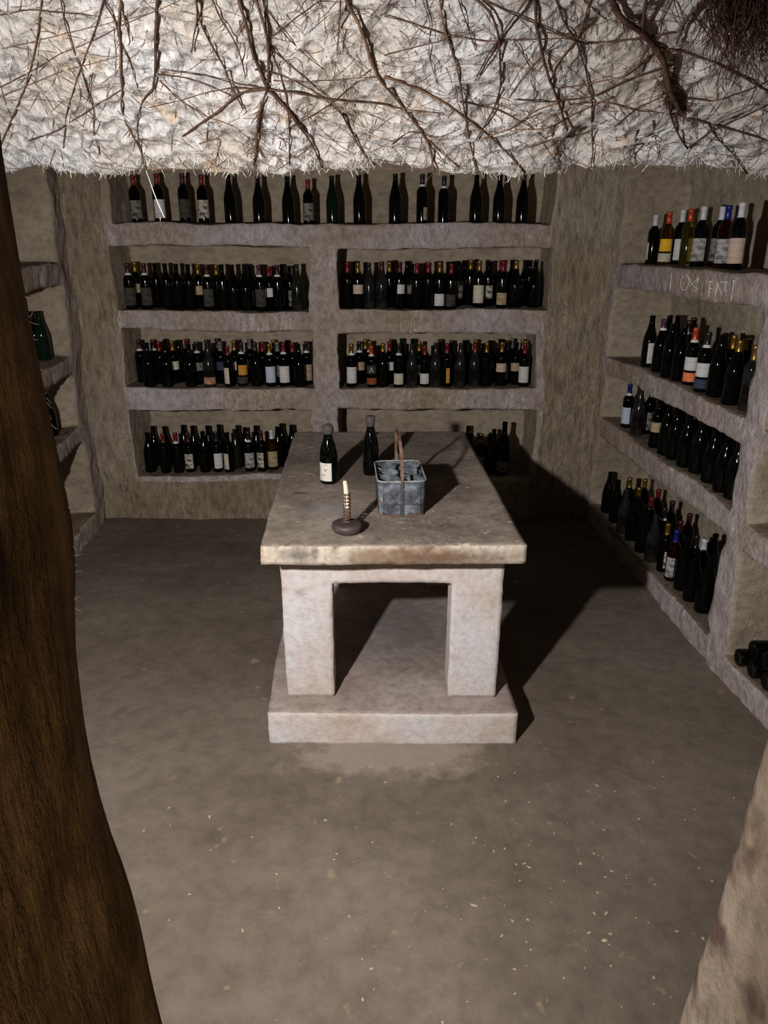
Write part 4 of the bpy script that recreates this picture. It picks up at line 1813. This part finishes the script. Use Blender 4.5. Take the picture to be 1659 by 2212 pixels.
G1 = 'thin roots lying across the white ceiling'
L1 = 'thin brown root strand lying crosswise on the white rock ceiling'
THIN = [hf([(-20, 388), (130, 310), (260, 230), (400, 180), (520, 110), (690, 40), (800, -10)]), hf([(-20, 425), (120, 370), (260, 310), (400, 275), (520, 240)]),
        hf([(10, 212), (150, 180), (300, 140), (480, 100), (640, 62)]), hf([(660, 380), (612, 430), (590, 540), (600, 620)]),
        hf([(690, 350), (772, 430), (880, 500), (1000, 540), (1080, 602)]), hf([(1160, 50), (1230, 150), (1332, 250), (1400, 300)]),
        hf([(680, 320), (800, 335), (930, 380), (1010, 420)]), hf([(1170, 160), (1300, 60), (1400, -10)]),
        hf([(-10, 70), (120, 40), (250, 55), (430, 70)]), hf([(1100, 300), (1240, 330), (1400, 420), (1480, 500)]),
        hf([(1230, 560), (1350, 500), (1440, 440), (1600, 300)]), hf([(860, 620), (960, 590), (930, 700)]),
        hf([(1180, 350), (1320, 350), (1480, 345), (1640, 330)]), hf([(120, 610), (240, 570), (380, 480), (520, 390)]),
        hr([(0, 70), (120, 100), (262, 150), (440, 180), (600, 170), (800, 168)]), hr([(0, 455), (150, 482), (255, 490)]),
        hr([(982, 420), (800, 500), (700, 560), (560, 562)]), hr([(1160, 520), (1172, 600), (1190, 690)]), hr([(720, 540), (736, 640), (740, 702)]),
        hr([(0, 240), (150, 200), (270, 170), (420, 130)]), hr([(330, 440), (480, 470), (620, 540), (700, 600)]), hr([(540, 420), (600, 330), (720, 200), (860, 90)]),
        hr([(760, 380), (900, 360), (1040, 330), (1150, 240)]), hr([(800, 450), (960, 440), (1100, 480), (1240, 490)]),
        hr([(620, 640), (720, 600), (860, 580), (960, 520)]), hr([(1000, 540), (1100, 460), (1200, 420)]), hr([(1310, 640), (1420, 560), (1560, 500), (1680, 440)]),
        hr([(1300, 420), (1420, 440), (1540, 400), (1680, 340)]), hr([(1340, 60), (1400, 150), (1470, 240), (1530, 330)]), hr([(1230, 0), (1180, 120), (1190, 240)]),
        hr([(860, 0), (960, 90), (1100, 110)]), hr([(30, 620), (120, 560), (230, 600), (320, 560)]), hr([(420, 600), (540, 560), (660, 470), (760, 440)]),
        hr([(160, -20), (200, 100), (190, 240), (230, 360)]), hr([(560, 170), (640, 300), (650, 420), (600, 560)]), hr([(1090, 560), (1080, 660), (1050, 720)])]
TOPX = [float(t.split()[0]) for t in TOP]
used_labels = set()
for i, pl in enumerate(THIN):
    wd = random.uniform(1.7, 2.8)
    mt = random.choice((B, B, D))
    mx = sum(p[0] for p in pl) / len(pl)
    my = sum(p[1] for p in pl) / len(pl)
    sl_ = (pl[-1][1] - pl[0][1]) / ((pl[-1][0] - pl[0][0]) or 1e-3)
    way = 'nearly level' if abs(sl_) < 0.25 else ('steep' if abs(sl_) > 2 else ('falling right' if sl_ > 0 else 'rising right'))
    hgt = 'at frame top' if my < 110 else ('near the lip' if my > 250 else 'midway up')
    nb = min(range(16), key=lambda k: abs(TOPX[k] - mx))
    if mx < 270:
        where = 'left of all top-shelf bottles'
    elif mx > 1400:
        where = 'over the right wall bottles'
    elif mx > 1165:
        where = 'over the back right corner'
    else:
        where = 'above ' + ORD[nb + 1] + ' bottle of top back shelf'
    size = 'long' if math.hypot(pl[-1][0] - pl[0][0], pl[-1][1] - pl[0][1]) > 190 else 'short'
    col = 'brown' if mt is B else 'dark'
    lab = size + ' thin ' + col + ' root, ' + way + ', ' + hgt + ', ' + where
    for alt in ('wavy ', 'kinked ', 'branching ', 'knotty '):
        if lab in used_labels:
            lab = alt + size + ' thin ' + col + ' root, ' + way + ', ' + hgt + ', ' + where
    used_labels.add(lab)
    grow('thin_root', pl, wd, wd * 0.6, mt, lab, G1, hair=(random.randint(8, 20), 8, 34))

# fine network that nobody could count, and the curtain at the upper right corner
bm = bmesh.new()
for _ in range(600):
    x = random.uniform(-20, 1680)
    y = random.uniform(-190, 350)
    if x < 420 and random.random() < 0.45:
        continue
    ang = random.choice((math.radians(random.uniform(-30, 30)), math.radians(random.uniform(60, 120)), math.radians(random.uniform(20, 60))))
    L = random.uniform(40, 200)
    pl = [(x, y)]
    for s in range(9):
        ang += random.uniform(-.5, .5)
        x += math.cos(ang) * L / 9
        y = min(y + math.sin(ang) * L / 9, 366)
        pl.append((x, y))
    pts, rad, q = root_path(pl, 1.2, 0.7, 0.003, 1.8)
    tube_into(bm, pts, rad, 4)
fn = obj('root_network', bm, M['root_fine'])
tag(fn, 'fine tangle of hair-thin brown rootlets all over the white ceiling', 'rootlets', kind='stuff')
bm = bmesh.new()
for _ in range(260):
    x = random.choice((random.gauss(1580, 22), random.gauss(1640, 18), random.gauss(1590, 60)))
    y = random.uniform(-150, 40)
    ang = math.radians(random.uniform(65, 115))
    L = random.uniform(60, 210)
    pl = [(x, y)]
    for s in range(6):
        ang += random.uniform(-.35, .35)
        x += math.cos(ang) * L / 6
        y += math.sin(ang) * L / 6
        pl.append((x, y))
    pts, rad, q = root_path(pl, 2.0, 0.9, random.uniform(0.004, 0.05), 1.0)
    tube_into(bm, pts, rad, 4)
o = obj('root_curtain', bm, M['root_dark'])
tag(o, 'dark shaggy curtain of roots in the upper right corner', 'roots', kind='stuff')

# fringe of pale root hairs along the lip
bm = bmesh.new()
for _ in range(760):
    x = random.uniform(-1.3, 1.2)
    if noise.noise(Vector((x * 7, 0, 3))) < -0.25 and random.random() < 0.7:
        continue
    y = LIP_Y + LIP_SKEW * x + random.uniform(-0.05, 0.015)
    h = CEIL_BVH.ray_cast(Vector((x, y, 1.9)), Vector((0, 0, 1)), 1.0)
    if not h[0]:
        continue
    p = h[0] + Vector((0, 0, 0.004))
    a = random.uniform(-1.0, 1.0)
    L = random.uniform(0.006, 0.024)
    dr = Vector((math.sin(a), random.uniform(-.4, .2), -math.cos(a)))
    pts = [p, p + dr * L * 0.5 + Vector((random.uniform(-.002, .002), 0, 0)), p + dr * L + Vector((random.uniform(-.003, .003), 0, -.001))]
    tube_into(bm, pts, [0.00042, 0.00034, 0.0002], 4)
o = obj('root_fringe', bm, M['root_pale'])
tag(o, 'pale fringe of short root hairs along the lip of the white ceiling', 'root hairs', kind='stuff')
# single bright strand hanging from the lip
p0 = on_ceiling(313, 366) + Vector((0, 0, 0.006))
pa, pb = on_y(333, 418, p0.y + .01), on_y(355, 470, p0.y + .015)
bm = bmesh.new()
tube_into(bm, [p0, p0.lerp(pa, .5) + Vector((.0006, 0, 0)), pa, pa.lerp(pb, .5) - Vector((.0006, 0, 0)), pb], [.0006, .0007, .0012, .0015, .0011], 6)
o = obj('root_strand', bm, M['strand'])
tag(o, 'single silvery white root strand dangling from the lip before the red-capped bottles', 'root')

# tuft of pale hairs on the edge of the left doorway rock
bm = bmesh.new()
random.seed(5)
lj = bpy.data.objects['wall_doorway_left']
ljb = BVHTree.FromPolygons([v.co for v in lj.data.vertices], [p.vertices[:] for p in lj.data.polygons])
for _ in range(26):
    z = random.uniform(1.72, 1.97)
    best = None
    for k in range(14):
        h = ljb.ray_cast(Vector((0.3, 0.33 + 0.01 * k, z)), Vector((-1, 0, 0)), 1)
        if h[0] and (best is None or h[0].x / h[0].y > best.x / best.y):
            best = h[0]
    if best is None:
        continue
    p = best
    L = random.uniform(.001, .005)
    a = random.uniform(-1.2, 1.2)
    dr = Vector((math.cos(a), .3, math.sin(a))).normalized()
    tube_into(bm, [p - dr * .002, p + dr * L * .6 + Vector((0, 0, random.uniform(-.002, .002))), p + dr * L], [.0002, .0002, .00012], 4)
o = obj('root_hair', bm, M['root_pale'], lj)
tag(o, kind='stuff')

# scratched writing on the front of the top right shelf
M['scratch'] = plain('scratched_stone', rgb(216, 211, 200), 0.95)
cs = lambda pts: [(1420 + x / 6.94, 570 + y / 6.94) for x, y in pts]
STROKES = [[(212, 130), (205, 260), (195, 375)], [(400, 170), (360, 240), (350, 320), (370, 385), (420, 390), (455, 340), (480, 270), (470, 200), (430, 165), (400, 170)],
           [(470, 200), (500, 270), (560, 350), (600, 375), (570, 410), (530, 390)], [(615, 190), (590, 240), (520, 300), (470, 340)], [(620, 190), (600, 290)],
           [(690, 420), (670, 455), (630, 490)], [(785, 260), (775, 370), (765, 500)], [(785, 262), (825, 268)], [(780, 360), (820, 375)],
           [(860, 500), (885, 400), (905, 280), (925, 370), (970, 470)], [(950, 275), (1060, 270)], [(1020, 275), (1015, 420)], [(1145, 245), (1130, 380), (1105, 560)], [(1130, 255), (1165, 260)]]
bm = bmesh.new()
for s in STROKES:
    pts = []
    for x, y in densify(cs(s), 3, 0.25):
        d = ray(x, y)
        h = WALL_BVH['wall_right'].ray_cast(Vector((0, 0, CAM_Z)), d, 8)
        if h[0]:
            pts.append(h[0])
    if len(pts) > 1:
        tube_into(bm, pts, 0.0022, 5)
o = obj('scratched_writing', bm, M['scratch'], bpy.data.objects['wall_right'])
o['label'] = 'pale letters scratched into the front of the top shelf'

# stone chips trodden into the floor
random.seed(33)
M['chip'] = plain('pale_stone_chip', rgb(168, 152, 126), 0.95, var=0.2, vscale=60)
bm = bmesh.new()
for _ in range(170):
    x, y = random.uniform(-0.9, 1.5), random.uniform(1.35, 2.6)
    if random.random() < 0.5:
        x, y = random.gauss(0.5, 0.35), random.gauss(1.7, 0.25)
    h = FLOOR_BVH.ray_cast(Vector((x, y, 0.3)), Vector((0, 0, -1)))
    if not h[0]:
        continue
    s = random.uniform(.0012, .0045) * (1.5 if random.random() < .1 else 1)
    ret = bmesh.ops.create_icosphere(bm, subdivisions=1, radius=1)
    mt = Matrix.Translation(h[0]) @ Matrix.Rotation(random.uniform(0, 6.28), 4, 'Z') @ Matrix.Diagonal((s * random.uniform(.8, 2.2), s, s * .35, 1))
    for v in ret['verts']:
        v.co = mt @ (v.co * random.uniform(.75, 1.2))
o = obj('stone_chip', bm, M['chip'], floor)
tag(o, kind='stuff')

# white A printed on the dark label of the orange-capped bottle in the middle right niche
for o in [o for o in C.objects if o.name.startswith('wine_bottle') and 'orange capsule' in o.get('label', '') and 'middle right' in o.get('label', '')]:
    wrap_text('A', 0.05, .0375 + .0012, 0, .112, M['print_white'], o)
